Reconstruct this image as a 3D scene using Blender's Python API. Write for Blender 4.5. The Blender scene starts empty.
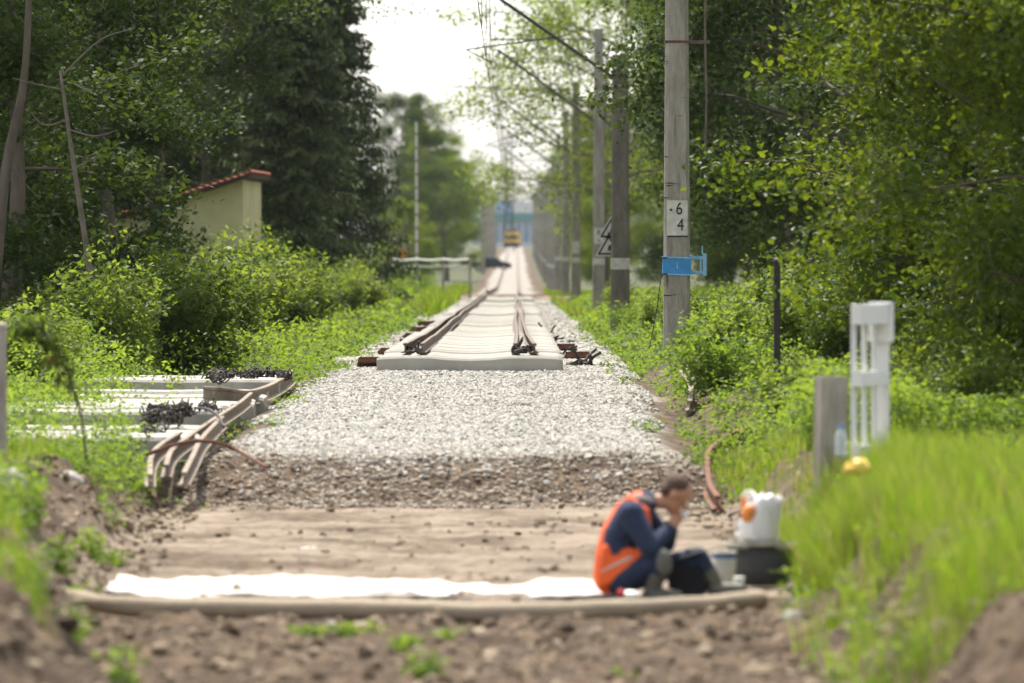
import bpy, math, random
import numpy as np
from mathutils import Vector, Matrix, Euler

random.seed(7)
S = bpy.context.scene
C = S.collection
PI = math.pi
F = 1024 * 200 / 36.0
HZ = 255.0
CZ = 2.3
R = math.radians

def P(px, py, Y):
    return Vector(((px - 512) / F * Y, Y, CZ - (py - HZ) / F * Y))
def PX(px, Y):
    return (px - 512) / F * Y

# ------------------------------------------------------------------ noise
_rng = np.random.default_rng(11)
_LAT = _rng.random((256, 256))
def vnoise(x, y):
    xi = np.floor(x).astype(int); yi = np.floor(y).astype(int)
    fx = x - xi; fy = y - yi
    fx = fx * fx * (3 - 2 * fx); fy = fy * fy * (3 - 2 * fy)
    a = _LAT[xi % 256, yi % 256]; b = _LAT[(xi + 1) % 256, yi % 256]
    c = _LAT[xi % 256, (yi + 1) % 256]; d = _LAT[(xi + 1) % 256, (yi + 1) % 256]
    return (a * (1 - fx) + b * fx) * (1 - fy) + (c * (1 - fx) + d * fx) * fy - 0.5
def fbm(x, y, o=4):
    s = 0; a = 1.0
    for i in range(o):
        s = s + a * vnoise(x + 17.3 * i, y + 9.1 * i); a *= 0.5; x = x * 2.03; y = y * 2.03
    return s
def sstep(a, b, x):
    t = np.clip((x - a) / (b - a), 0, 1); return t * t * (3 - 2 * t)

# ------------------------------------------------------------------ terrain
def xc(Y): return -0.5906 + (Y - 80) * 0.00088
_PY = [0, 52.2, 52.9, 53.9, 80, 247, 256, 262, 270, 400, 600, 1000, 1500, 2600, 9000]
_PZ = [0, 0, 0.14, 0.36, 0.66, 0.27, 0.45, 0.48, 0.32, -0.2, 0.75, 3.3, 5.0, 7.0, 25.0]
def zt(Y): return np.interp(Y, _PY, _PZ)
def XL(Y): return np.interp(Y, [0, 26, 30, 34, 38, 44, 48, 52, 56], [-1.6, -1.75, -1.95, -2.45, -2.8, -2.95, -3.05, -3.1, -3.0])
def XR(Y): return np.interp(Y, [0, 24, 27, 30, 34, 37, 38.5, 40.5, 42, 48, 52, 56], [1.7, 1.85, 1.80, 1.74, 1.66, 1.78, 2.0, 2.05, 2.0, 1.8, 1.6, 1.6])
def ysh(x, Y): return 1.1 * fbm(x * .55 + 2, Y * 0 + 3, 3) * sstep(48, 51, Y) * (1 - sstep(56, 61, Y))
def ground_z(x, Y, fine=True):
    x = np.asarray(x, float); Y = np.asarray(Y, float)
    d = x - xc(Y)
    ad = np.abs(d)
    bed = zt(Y + ysh(x, Y))
    # shoulders beyond the ballast
    low = bed - 0.16 * sstep(2.0, 2.7, ad) + 0.25 * sstep(3.0, 8.0, ad) + 0.10 * fbm(x * 0.35, Y * 0.12)
    low = low + .38 * sstep(2.3, 3.3, d) * sstep(58, 66, Y) * (1 - sstep(120, 190, Y))
    back = np.where(ad > 2.0, low, bed)
    # dug out crossing in the foreground
    n = 0.22 * fbm(x * 0.9 + 3, Y * 0.5)
    bl = sstep(0, 0.75, XL(Y) + n - x)
    br = sstep(0, 0.75, x - XR(Y) + n)
    bankL = 0.50 + 0.12 * fbm(x * 1.3, Y * 0.8)
    bankR = 0.56 + 0.14 * fbm(x * 1.1 + 9, Y * 0.7)
    bankR = bankR * sstep(23.0, 28.5, Y)
    bankL = bankL * sstep(24.0, 28.5, Y)
    front = bankL * bl + bankR * br
    t = sstep(52.0, 54.0, Y)
    z = np.where((ad > 2.0), front * (1 - t) + low * t, bed + (front) * (1 - t))
    if fine:
        soil = (1 - sstep(54.0, 56.0, Y)) * (1 - sstep(0, .3, Y * 0 ))
        flat = sstep(42.5, 44.5, Y) * (1 - sstep(50.5, 52.0, Y)) * (1 - bl) * (1 - br)
        nearfront = 1 - sstep(35.5, 37.0, Y)
        amp = 0.035 + 0.06 * nearfront + 0.12 * bl + 0.10 * br
        amp = amp * (1 - 0.25 * flat)
        z = z + soil * amp * fbm(x * 4.0, Y * 2.4, 5)
        z = z + soil * 0.03 * fbm(x * 17, Y * 12, 3) * (0.75 + bl + br + 0.4 * nearfront)
        # sideways wheel marks in the mud
        z = z + soil * flat * (0.05 * vnoise(x * 0.5, Y * 1.6) + 0.03 * vnoise(x * 1.5 + 7, Y * 3.1))
        slope = sstep(52.0, 52.5, Y) * (1 - sstep(53.6, 55.0, Y))
        z = z + slope * 0.09 * fbm(x * 3, Y * 3, 4)
        z = z + 0.03 * sstep(54, 56, Y) * (1 - sstep(78, 82, Y)) * fbm(x * 1.5, Y * 0.9, 3)
    return z
def lof(x, Y): return np.where(x < xc(Y), np.interp(Y, [54, 70, 80, 250, 260], [0, .12, .36, .36, 0]), 0)
def gz(x, Y): return float(ground_z(np.array([x]), np.array([Y]))[0])

# ------------------------------------------------------------------ materials
def mat(name):
    m = bpy.data.materials.new(name); m.use_nodes = True
    nt = m.node_tree
    return m, nt, nt.nodes['Principled BSDF']
def sock(n, *names):
    for k in names:
        if k in n.inputs: return n.inputs[k]
def solid(name, col, rough=0.7, metal=0.0, var=0.25, scale=8.0, bump=0.0, bscale=40.0, spec=None, dirt=None, stretch=None):
    m, nt, b = mat(name)
    N = nt.nodes; L = nt.links
    tc = N.new('ShaderNodeTexCoord'); src = tc.outputs['Object']
    if stretch:
        mp = N.new('ShaderNodeMapping'); mp.inputs['Scale'].default_value = stretch
        L.new(src, mp.inputs['Vector']); src = mp.outputs['Vector']
    nz = N.new('ShaderNodeTexNoise'); nz.inputs['Scale'].default_value = scale; nz.inputs['Detail'].default_value = 8
    nz.inputs['Roughness'].default_value = 0.65
    L.new(src, nz.inputs['Vector'])
    cr = N.new('ShaderNodeValToRGB')
    e = cr.color_ramp.elements
    e[0].position = 0.3; e[1].position = 0.7
    c0 = dirt if dirt else [c * (1 - var) for c in col]
    e[0].color = (*c0, 1); e[1].color = (*[min(1, c * (1 + var)) for c in col], 1)
    L.new(nz.outputs['Fac'], cr.inputs['Fac']); L.new(cr.outputs['Color'], b.inputs['Base Color'])
    b.inputs['Roughness'].default_value = rough; b.inputs['Metallic'].default_value = metal
    if spec is not None: sock(b, 'Specular IOR Level').default_value = spec
    if bump:
        n2 = N.new('ShaderNodeTexNoise'); n2.inputs['Scale'].default_value = bscale; n2.inputs['Detail'].default_value = 6
        L.new(src, n2.inputs['Vector'])
        bp = N.new('ShaderNodeBump'); bp.inputs['Strength'].default_value = bump; bp.inputs['Distance'].default_value = 0.02
        L.new(n2.outputs['Fac'], bp.inputs['Height']); L.new(bp.outputs['Normal'], b.inputs['Normal'])
    return m
def leafmat(name, dark, light, tdark, tlight, tr=0.4, rough=0.55, objvar=0.22):
    m, nt, b = mat(name); N = nt.nodes; L = nt.links
    at = N.new('ShaderNodeAttribute'); at.attribute_name = 'tint'
    oi = N.new('ShaderNodeObjectInfo')
    ma = N.new('ShaderNodeMath'); ma.operation = 'MULTIPLY_ADD'
    L.new(oi.outputs['Random'], ma.inputs[0]); ma.inputs[1].default_value = objvar; L.new(at.outputs['Fac'], ma.inputs[2])
    cr = N.new('ShaderNodeValToRGB'); cr.color_ramp.elements[0].color = (*dark, 1); cr.color_ramp.elements[1].color = (*light, 1)
    ct = N.new('ShaderNodeValToRGB'); ct.color_ramp.elements[0].color = (*tdark, 1); ct.color_ramp.elements[1].color = (*tlight, 1)
    L.new(ma.outputs[0], cr.inputs['Fac']); L.new(ma.outputs[0], ct.inputs['Fac'])
    L.new(cr.outputs['Color'], b.inputs['Base Color']); b.inputs['Roughness'].default_value = rough
    sock(b, 'Specular IOR Level').default_value = 0.12
    t = N.new('ShaderNodeBsdfTranslucent'); L.new(ct.outputs['Color'], t.inputs['Color'])
    mx = N.new('ShaderNodeMixShader'); mx.inputs['Fac'].default_value = tr
    L.new(b.outputs[0], mx.inputs[1]); L.new(t.outputs[0], mx.inputs[2])
    L.new(mx.outputs[0], nt.nodes['Material Output'].inputs['Surface'])
    return m

M = {}
M['leaf_mid'] = leafmat('leaf_mid', (.028, .058, .013), (.09, .135, .026), (.07, .15, .012), (.24, .32, .025), .36)
M['leaf_dark'] = leafmat('leaf_dark', (.020, .042, .013), (.075, .115, .030), (.04, .09, .012), (.16, .22, .02), .30)
M['leaf_lime'] = leafmat('leaf_lime', (.024, .052, .011), (.090, .140, .018), (.05, .12, .008), (.42, .50, .02), .33, .42, .12)
M['leaf_airy'] = leafmat('leaf_airy', (.045, .080, .022), (.11, .15, .035), (.14, .24, .02), (.42, .50, .04), .48)
M['leaf_shrub'] = leafmat('leaf_shrub', (.045, .090, .022), (.15, .20, .045), (.14, .26, .02), (.42, .50, .05), .42, .45)
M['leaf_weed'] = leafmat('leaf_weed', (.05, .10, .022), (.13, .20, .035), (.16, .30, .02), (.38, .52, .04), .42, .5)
M['grass'] = leafmat('grass_blade', (.05, .10, .018), (.20, .26, .045), (.12, .28, .010), (.46, .62, .03), .46, .55)
cr_ = [n for n in M['grass'].node_tree.nodes if n.type == 'VALTORGB']
for q_ in cr_:
    e_ = q_.color_ramp.elements; c_ = tuple(e_[1].color); e_[1].position = .93; e_[1].color = c_; k_ = e_.new(1.0); k_.color = (.38, .30, .13, 1)
M['needle'] = leafmat('needle', (.038, .064, .026), (.11, .145, .048), (.02, .04, .01), (.05, .08, .02), .15, .5)
M['leaf_dry'] = leafmat('leaf_dry', (.12, .07, .03), (.30, .18, .07), (.2, .1, .03), (.35, .2, .06), .3)
M['bark'] = solid('bark', (.13, .105, .08), .9, var=.4, scale=6, bump=.6, bscale=25, stretch=(1, 1, .25))
M['stem'] = solid('stem', (.10, .11, .05), .8, var=.3)
M['grey_wood'] = solid('grey_wood', (.17, .14, .11), .85, var=.35, scale=5, bump=.4)
M['sleeper'] = solid('sleeper_concrete', (.38, .365, .325), .85, var=.12, scale=3.0, bump=.25, bscale=60)
M['old_concrete'] = solid('old_concrete', (.42, .40, .355), .9, var=.22, scale=4.0, bump=.4, bscale=50)
M['pole'] = solid('pole_concrete', (.43, .40, .345), .9, var=.15, scale=5, bump=1, bscale=26, stretch=(1.6, 1.6, .4), dirt=(.25, .22, .185))
def marks(m):
    nt = m.node_tree; N = nt.nodes; L = nt.links; b = N['Principled BSDF']; col = b.inputs['Base Color'].links[0].from_socket
    tc = N.new('ShaderNodeTexCoord'); out = col
    for st, lo, hi in (((1.2, 1.2, 9), .655, .70), ((5, 5, .35), .62, .72)):
        mp = N.new('ShaderNodeMapping'); mp.inputs['Scale'].default_value = st; nz = N.new('ShaderNodeTexNoise'); nz.inputs['Scale'].default_value = 1.6; nz.inputs['Detail'].default_value = 9
        L.new(tc.outputs['Object'], mp.inputs['Vector']); L.new(mp.outputs[0], nz.inputs['Vector']); mr = N.new('ShaderNodeMapRange'); mr.inputs['From Min'].default_value = lo; mr.inputs['From Max'].default_value = hi
        L.new(nz.outputs['Fac'], mr.inputs['Value']); mx = N.new('ShaderNodeMix'); mx.data_type = 'RGBA'; mx.inputs['B'].default_value = (.06, .05, .04, 1)
        L.new(mr.outputs[0], mx.inputs['Factor']); L.new(out, mx.inputs['A']); out = mx.outputs['Result']
    L.new(out, b.inputs['Base Color']); return m
marks(M['pole'])
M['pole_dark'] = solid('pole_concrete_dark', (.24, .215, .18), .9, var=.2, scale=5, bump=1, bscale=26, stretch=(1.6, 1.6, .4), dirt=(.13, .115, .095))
M['white_paint'] = solid('worn_white_paint', (.74, .72, .66), .8, var=.12, scale=9, dirt=(.52, .50, .45))
M['black_paint'] = solid('black_paint', (.02, .02, .02), .6, var=.2)
M['rail'] = solid('rail_steel', (.15, .115, .09), .65, .25, var=.4, scale=9, bump=.3, bscale=40)
M['rail_pale'] = solid('rail_weathered', (.25, .20, .155), .75, .1, var=.35, scale=7, bump=.3, bscale=40)
M['rust'] = solid('rust', (.16, .07, .042), .85, .1, var=.45, scale=14, bump=.4)
M['iron'] = solid('dark_iron', (.045, .038, .034), .6, .4, var=.4, scale=20)
M['steel_tube'] = solid('painted_tube', (.07, .075, .075), .55, .3, var=.2)
M['blue'] = solid('blue_paint', (.04, .30, .68), .5, .0, var=.2, scale=7, dirt=(.05, .22, .48))
M['pale_blue'] = solid('pale_blue_paint', (.30, .58, .85), .5, .0, var=.2, scale=7)
M['yellow_wall'] = solid('yellow_render', (.70, .64, .36), .9, var=.12, scale=1.2, bump=.2, dirt=(.56, .51, .29))
M['tile'] = solid('roof_tile', (.30, .085, .05), .85, var=.35, scale=9, bump=.3)
M['fascia'] = solid('dark_fascia', (.07, .04, .03), .8)
M['white'] = solid('white_painted_wood', (.74, .74, .71), .6, var=.07, scale=5)
M['sheet'] = solid('white_sheet', (.62, .60, .57), .8, var=.04, scale=3, bump=.3, bscale=12)
M['hose'] = solid('tan_hose', (.33, .27, .19), .8, var=.25, scale=5, bump=.4, bscale=60, stretch=(.3, 1, 1))
M['skin'] = solid('skin', (.50, .25, .155), .55, var=.1, scale=20)
M['hair'] = solid('hair', (.085, .045, .026), .7, var=.4, scale=60, bump=.6, bscale=120)
M['navy'] = solid('navy_cloth', (.020, .034, .075), .9, var=.3, scale=14, bump=.5, bscale=30)
M['black_cloth'] = solid('black_cloth', (.012, .013, .018), .9, var=.3)
M['orange'] = solid('hi_vis_orange', (.90, .13, .015), .7, var=.12, scale=9)
M['reflect'] = solid('reflective_tape', (.55, .54, .48), .4, var=.1)
M['grey_cloth'] = solid('grey_cloth', (.30, .27, .26), .9, var=.2)
M['boot'] = solid('rubber_boot', (.12, .12, .10), .6, var=.3, scale=10)
M['pad'] = solid('knee_pad', (.13, .135, .12), .8, var=.3, scale=15)
M['eye'] = solid('eye', (.6, .58, .55), .2, var=.05)
M['tub'] = solid('tub_rubber', (.03, .031, .033), .7, var=.5, scale=7, dirt=(.06, .06, .057))
M['tub_rim'] = solid('dusty_rim', (.38, .36, .31), .8, var=.25)
M['bag'] = solid('white_plastic', (.82, .80, .77), .35, var=.05, scale=6, bump=.5, bscale=12)
M['bag_orange'] = solid('orange_print', (.75, .25, .05), .45, var=.2, scale=15)
M['cup'] = solid('cup', (.62, .66, .55), .6, var=.08)
M['bucket'] = solid('pale_bucket', (.55, .52, .44), .6, var=.15)
M['bucket_blue'] = solid('blue_band', (.05, .12, .28), .6, var=.2)
M['red'] = solid('red_cloth', (.5, .04, .06), .8, var=.2)
M['yellow'] = solid('yellow_plastic', (.80, .55, .10), .5, var=.12)
M['amber'] = solid('amber_box', (.90, .38, .02), .5, var=.1)
M['vehicle_yellow'] = solid('vehicle_yellow', (.92, .58, .10), .45, var=.1, scale=2)
M['car_black'] = solid('car_paint', (.02, .024, .03), .3, .2, var=.2)
M['car_glass'] = solid('car_glass', (.05, .07, .08), .08, var=.1)
M['rubber'] = solid('rubber', (.02, .02, .02), .9)
M['teal'] = solid('teal_cladding', (.10, .27, .28), .6, var=.1, scale=.5)
M['hall_blue'] = solid('hall_blue', (.24, .31, .40), .5, var=.2, scale=.6)
M['hall_white'] = solid('hall_white', (.66, .68, .68), .7, var=.06, scale=.4)
M['sky_blue'] = solid('blue_panel', (.22, .38, .66), .6, var=.05)
M['red_stripe'] = solid('red_stripe', (.42, .15, .11), .6, var=.15)
M['lamp_glass'] = solid('lamp_glass', (.7, .68, .6), .2)
M['bottle_blue'] = solid('bottle_cap', (.05, .30, .70), .4)

def bottle_mat():
    m, nt, b = mat('bottle_plastic')
    b.inputs['Base Color'].default_value = (.80, .88, .93, 1); b.inputs['Roughness'].default_value = .12
    sock(b, 'Transmission Weight').default_value = .55; b.inputs['IOR'].default_value = 1.3
    return m
M['bottle'] = bottle_mat()

def stone_mat(name, c0, c1, c2):
    m, nt, b = mat(name); N = nt.nodes; L = nt.links
    at = N.new('ShaderNodeAttribute'); at.attribute_name = 'tint'
    cr = N.new('ShaderNodeValToRGB'); e = cr.color_ramp.elements
    e[0].color = (*c0, 1); e[1].color = (*c2, 1); x = e.new(.35); x.color = (*c1, 1)
    L.new(at.outputs['Fac'], cr.inputs['Fac']); L.new(cr.outputs['Color'], b.inputs['Base Color'])
    b.inputs['Roughness'].default_value = .9
    return m
M['ballast'] = stone_mat('ballast_stone', (.22, .21, .185), (.375, .36, .325), (.53, .51, .465))
M['dirt_stone'] = stone_mat('dirt_stone', (.045, .028, .016), (.135, .092, .054), (.36, .29, .20))

def ground_mat():
    m, nt, b = mat('ground_soil'); N = nt.nodes; L = nt.links
    ge = N.new('ShaderNodeNewGeometry')
    at = N.new('ShaderNodeAttribute'); at.attribute_name = 'zone'
    sp = N.new('ShaderNodeSeparateColor'); L.new(at.outputs['Color'], sp.inputs[0])
    def noise(sc, det=8, st=None):
        n = N.new('ShaderNodeTexNoise'); n.inputs['Scale'].default_value = sc; n.inputs['Detail'].default_value = det
        n.inputs['Roughness'].default_value = .65
        src = ge.outputs['Position']
        if st:
            mp = N.new('ShaderNodeMapping'); mp.inputs['Scale'].default_value = st; L.new(src, mp.inputs['Vector']); src = mp.outputs['Vector']
        L.new(src, n.inputs['Vector']); return n
    def ramp(fac, stops):
        cr = N.new('ShaderNodeValToRGB'); e = cr.color_ramp.elements
        e[0].position, e[0].color = stops[0][0], (*stops[0][1], 1)
        e[1].position, e[1].color = stops[-1][0], (*stops[-1][1], 1)
        for p, c in stops[1:-1]:
            k = e.new(p); k.color = (*c, 1)
        L.new(fac, cr.inputs['Fac']); return cr.outputs['Color']
    def mix(f, a, c):
        mx = N.new('ShaderNodeMix'); mx.data_type = 'RGBA'
        L.new(f, mx.inputs['Factor']); L.new(a, mx.inputs['A']); L.new(c, mx.inputs['B']); return mx.outputs['Result']
    n1 = noise(3.0); n2 = noise(28.0, 6)
    soil = ramp(n1.outputs['Fac'], [(.3, (.034, .020, .011)), (.5, (.080, .050, .027)), (.72, (.21, .148, .088))])
    mud = ramp(noise(1.9, 10, (.5, 1.1, 1)).outputs['Fac'], [(.3, (.065, .042, .024)), (.45, (.155, .115, .078)), (.53, (.245, .195, .143)), (.7, (.34, .275, .21))])
    gravel = ramp(n2.outputs['Fac'], [(.3, (.16, .145, .12)), (.55, (.33, .31, .275)), (.75, (.46, .44, .40))])
    turf = ramp(n1.outputs['Fac'], [(.3, (.035, .045, .015)), (.6, (.07, .08, .028)), (.75, (.10, .085, .045))])
    c = mix(sp.outputs['Blue'], soil, mud)
    c = mix(sp.outputs['Red'], c, gravel)
    c = mix(sp.outputs['Green'], c, turf)
    L.new(c, b.inputs['Base Color']); b.inputs['Roughness'].default_value = .95
    bp = N.new('ShaderNodeBump'); bp.inputs['Strength'].default_value = .8; bp.inputs['Distance'].default_value = .03
    L.new(n2.outputs['Fac'], bp.inputs['Height']); L.new(bp.outputs['Normal'], b.inputs['Normal'])
    return m
M['ground'] = ground_mat()
M['slope_stone'] = stone_mat('slope_stone', (.14, .105, .075), (.25, .20, .15), (.44, .39, .32))

# ------------------------------------------------------------------ object helpers
def props(o, label=None, cat=None, group=None, kind=None):
    if label: o['label'] = label
    if cat: o['category'] = cat
    if group: o['group'] = group
    if kind: o['kind'] = kind
    return o
def empty(name, loc=(0, 0, 0), label=None, cat=None, group=None, rz=0.0, sc=1.0):
    o = bpy.data.objects.new(name, None); C.objects.link(o)
    o.location = loc; o.rotation_euler = (0, 0, rz); o.scale = (sc,) * 3 if not hasattr(sc, '__len__') else sc
    o.empty_display_size = .1
    return props(o, label, cat, group)
def link(name, me, parent=None, loc=None):
    o = bpy.data.objects.new(name, me); C.objects.link(o)
    if parent: o.parent = parent
    if loc is not None: o.location = loc
    return o
def npmesh(name, V, Fq, material, tint=None, smooth=False, zone=None):
    """V (n,3), Fq (m,k) all faces with k corners"""
    me = bpy.data.meshes.new(name)
    V = np.asarray(V, np.float32); Fq = np.asarray(Fq, np.int32)
    me.vertices.add(len(V)); me.vertices.foreach_set('co', V.ravel())
    k = Fq.shape[1]
    me.loops.add(Fq.size); me.loops.foreach_set('vertex_index', Fq.ravel())
    me.polygons.add(len(Fq)); me.polygons.foreach_set('loop_start', np.arange(0, Fq.size, k, dtype=np.int32))
    me.polygons.foreach_set('use_smooth', np.full(len(Fq), smooth))
    if tint is not None:
        a = me.attributes.new('tint', 'FLOAT', 'POINT'); a.data.foreach_set('value', np.asarray(tint, np.float32))
    if zone is not None:
        a = me.attributes.new('zone', 'FLOAT_COLOR', 'POINT'); a.data.foreach_set('color', np.asarray(zone, np.float32).ravel())
    me.materials.append(material)
    me.update(calc_edges=True)
    return me
class MB:
    def __init__(s): s.v = []; s.f = []; s.m = []; s.cur = 0
    def add(s, vs, fs):
        o = len(s.v); s.v += [tuple(v) for v in vs]
        for f in fs: s.f.append(tuple(i + o for i in f)); s.m.append(s.cur)
        return s
    def box(s, cx, cy, cz, sx, sy, sz, rot=None, taper=1.0):
        vs = []
        for k in (-1, 1):
            t = taper if k > 0 else 1
            for i, j in ((-1, -1), (1, -1), (1, 1), (-1, 1)):
                v = Vector((i * sx / 2 * t, j * sy / 2 * t, k * sz / 2))
                if rot is not None: v = rot @ v
                vs.append(v + Vector((cx, cy, cz)))
        return s.add(vs, [(3, 2, 1, 0), (4, 5, 6, 7), (0, 1, 5, 4), (1, 2, 6, 5), (2, 3, 7, 6), (3, 0, 4, 7)])
    def tube(s, pts, rad, seg=8, cap=True):
        pts = [Vector(p) for p in pts]
        if not hasattr(rad, '__len__'): rad = [rad] * len(pts)
        vs = []; up = None
        for i, p in enumerate(pts):
            d = (pts[min(i + 1, len(pts) - 1)] - pts[max(i - 1, 0)])
            d = d.normalized() if d.length > 1e-9 else Vector((0, 0, 1))
            if up is None:
                up = Vector((0, 0, 1)) if abs(d.z) < .9 else Vector((1, 0, 0))
            a = d.cross(up).normalized(); b = a.cross(d).normalized(); up = b
            for k in range(seg):
                t = 2 * PI * k / seg
                vs.append(p + (a * math.cos(t) + b * math.sin(t)) * rad[i])
        fs = []
        for i in range(len(pts) - 1):
            for k in range(seg):
                k2 = (k + 1) % seg
                fs.append((i * seg + k, i * seg + k2, (i + 1) * seg + k2, (i + 1) * seg + k))
        if cap:
            fs.append(tuple(range(seg - 1, -1, -1))); fs.append(tuple((len(pts) - 1) * seg + k for k in range(seg)))
        return s.add(vs, fs)
    def lathe(s, prof, c=(0, 0, 0), seg=24, sx=1, sy=1, rot=None, cap=True):
        vs = []
        for r, z in prof:
            for k in range(seg):
                v = Vector((r * math.cos(2 * PI * k / seg) * sx, r * math.sin(2 * PI * k / seg) * sy, z))
                if rot is not None: v = rot @ v
                vs.append(v + Vector(c))
        fs = []
        for i in range(len(prof) - 1):
            for k in range(seg):
                k2 = (k + 1) % seg
                fs.append((i * seg + k, i * seg + k2, (i + 1) * seg + k2, (i + 1) * seg + k))
        if cap:
            fs.append(tuple(range(seg - 1, -1, -1))); fs.append(tuple((len(prof) - 1) * seg + k for k in range(seg)))
        return s.add(vs, fs)
    def prism(s, poly, y0, y1):
        """polygon of (x, z) extruded along y"""
        n = len(poly)
        vs = [(x, y0, z) for x, z in poly] + [(x, y1, z) for x, z in poly]
        fs = [tuple(range(n)), tuple(range(2 * n - 1, n - 1, -1))]
        for i in range(n):
            j = (i + 1) % n; fs.append((i, i + n, j + n, j))
        return s.add(vs, fs)
    def sweep(s, prof, pts, rolls=None, upv=Vector((0, 0, 1))):
        """profile of (a, b): a sideways, b up, along pts"""
        pts = [Vector(p) for p in pts]; n = len(prof); vs = []
        for i, p in enumerate(pts):
            d = (pts[min(i + 1, len(pts) - 1)] - pts[max(i - 1, 0)]).normalized()
            a = d.cross(upv).normalized(); b = a.cross(d).normalized()
            if rolls:
                q = Matrix.Rotation(rolls[i], 3, d); a = q @ a; b = q @ b
            for u, w in prof: vs.append(p + a * u + b * w)
        fs = []
        for i in range(len(pts) - 1):
            for k in range(n):
                k2 = (k + 1) % n; fs.append((i * n + k, i * n + k2, (i + 1) * n + k2, (i + 1) * n + k))
        fs.append(tuple(range(n - 1, -1, -1))); fs.append(tuple((len(pts) - 1) * n + k for k in range(n)))
        return s.add(vs, fs)
    def mesh(s, name, mats, smooth=False, bevel=0):
        me = bpy.data.meshes.new(name); me.from_pydata(s.v, [], s.f)
        for m in (mats if isinstance(mats, (list, tuple)) else [mats]): me.materials.append(m)
        me.polygons.foreach_set('material_index', s.m)
        if smooth: me.polygons.foreach_set('use_smooth', [True] * len(me.polygons))
        me.update(); 
        import bmesh
        bm = bmesh.new(); bm.from_mesh(me); bmesh.ops.recalc_face_normals(bm, faces=bm.faces)
        if bevel: bmesh.ops.bevel(bm, geom=[e for e in bm.edges if len(e.link_faces) == 2 and e.calc_face_angle(0) > .5], offset=bevel, segments=2, affect='EDGES', clamp_overlap=True)
        bm.to_mesh(me); bm.free()
        return me
    def obj(s, name, mats, parent=None, loc=None, smooth=False, bevel=0):
        return link(name, s.mesh(name, mats, smooth, bevel), parent, loc)
def copy_tree(o, parent=None):
    c = o.copy(); C.objects.link(c)
    if parent: c.parent = parent
    for ch in list(KIDS.get(o.name, [])):
        copy_tree(ch, c)
    return c
KIDS = {}
def kid(parent, o):
    KIDS.setdefault(parent.name, []).append(o); return o

# ------------------------------------------------------------------ ground sheet
def make_ground():
    ys = np.concatenate([np.arange(2, 26, .5), np.arange(26, 56, .045), np.arange(56, 84, .12), np.arange(84, 130, .5), np.arange(130, 300, 1.5),
                         np.arange(300, 1100, 12), np.array([1200, 1400, 1700, 2200, 3000, 4500, 7000])])
    xs = np.concatenate([-np.array([4000, 2000, 1000, 500, 250, 120, 60, 40, 28, 20, 15, 12, 10, 8.5, 7.5, 6.5]), np.arange(-6, -3.4, .12),
                         np.arange(-3.4, 2.6, .035), np.arange(2.6, 5.6, .12), np.array([6, 7, 8, 9, 10, 12, 15, 20, 28, 40, 60, 120, 250, 500, 1000, 2000, 4000])])
    X, Y = np.meshgrid(xs, ys)
    Z = ground_z(X, Y)
    V = np.stack([X.ravel(), Y.ravel(), Z.ravel()], 1)
    nx, ny = len(xs), len(ys)
    i = np.arange(nx * ny).reshape(ny, nx)
    Fq = np.stack([i[:-1, :-1].ravel(), i[:-1, 1:].ravel(), i[1:, 1:].ravel(), i[1:, :-1].ravel()], 1)
    ad = np.abs(X - xc(Y)) + .5 * fbm(X * 1.2, Y * .5) + lof(X, Y)
    g = (1 - sstep(2.1 - .55 * sstep(255, 275, Y), 2.35 - .5 * sstep(255, 275, Y), ad)) * sstep(53.3, 56.2, Y + ysh(X, Y) + 1.6 * fbm(X * 1.3, Y * .8))
    g = g * (1 - .10 * sstep(262, 290, Y))
    dirt = sstep(248, 251, Y) * (1 - sstep(268, 272, Y))
    g = g * (1 - dirt)
    turf = np.maximum(sstep(2.3, 3.0, ad - .7 * (X > 0) * (1 - sstep(76, 84, Y))) * sstep(54, 58, Y), sstep(5, 7, np.abs(X)))
    n = 0.22 * fbm(X * 0.9 + 3, Y * 0.5)
    bl = sstep(0, 0.75, XL(Y) + n - X); br = sstep(0, 0.75, X - XR(Y) + n)
    flat = (sstep(37, 38.5, Y) * (1 - sstep(51.3, 52.4, Y + ysh(X, Y) + .8 * fbm(X * 1.5, Y * 1.5, 3)))) * (1 - bl) * (1 - br)
    flat = flat * (1 - .8 * sstep(.08, .45, fbm(X * .8 + 3, Y * .9, 5)) * sstep(41, 42, Y))
    zone = np.stack([g.ravel(), turf.ravel(), flat.ravel(), np.ones(g.size)], 1)
    me = npmesh('ground', V, Fq, M['ground'], zone=zone, smooth=True)
    props(link('ground', me), kind='structure')
make_ground()

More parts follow.
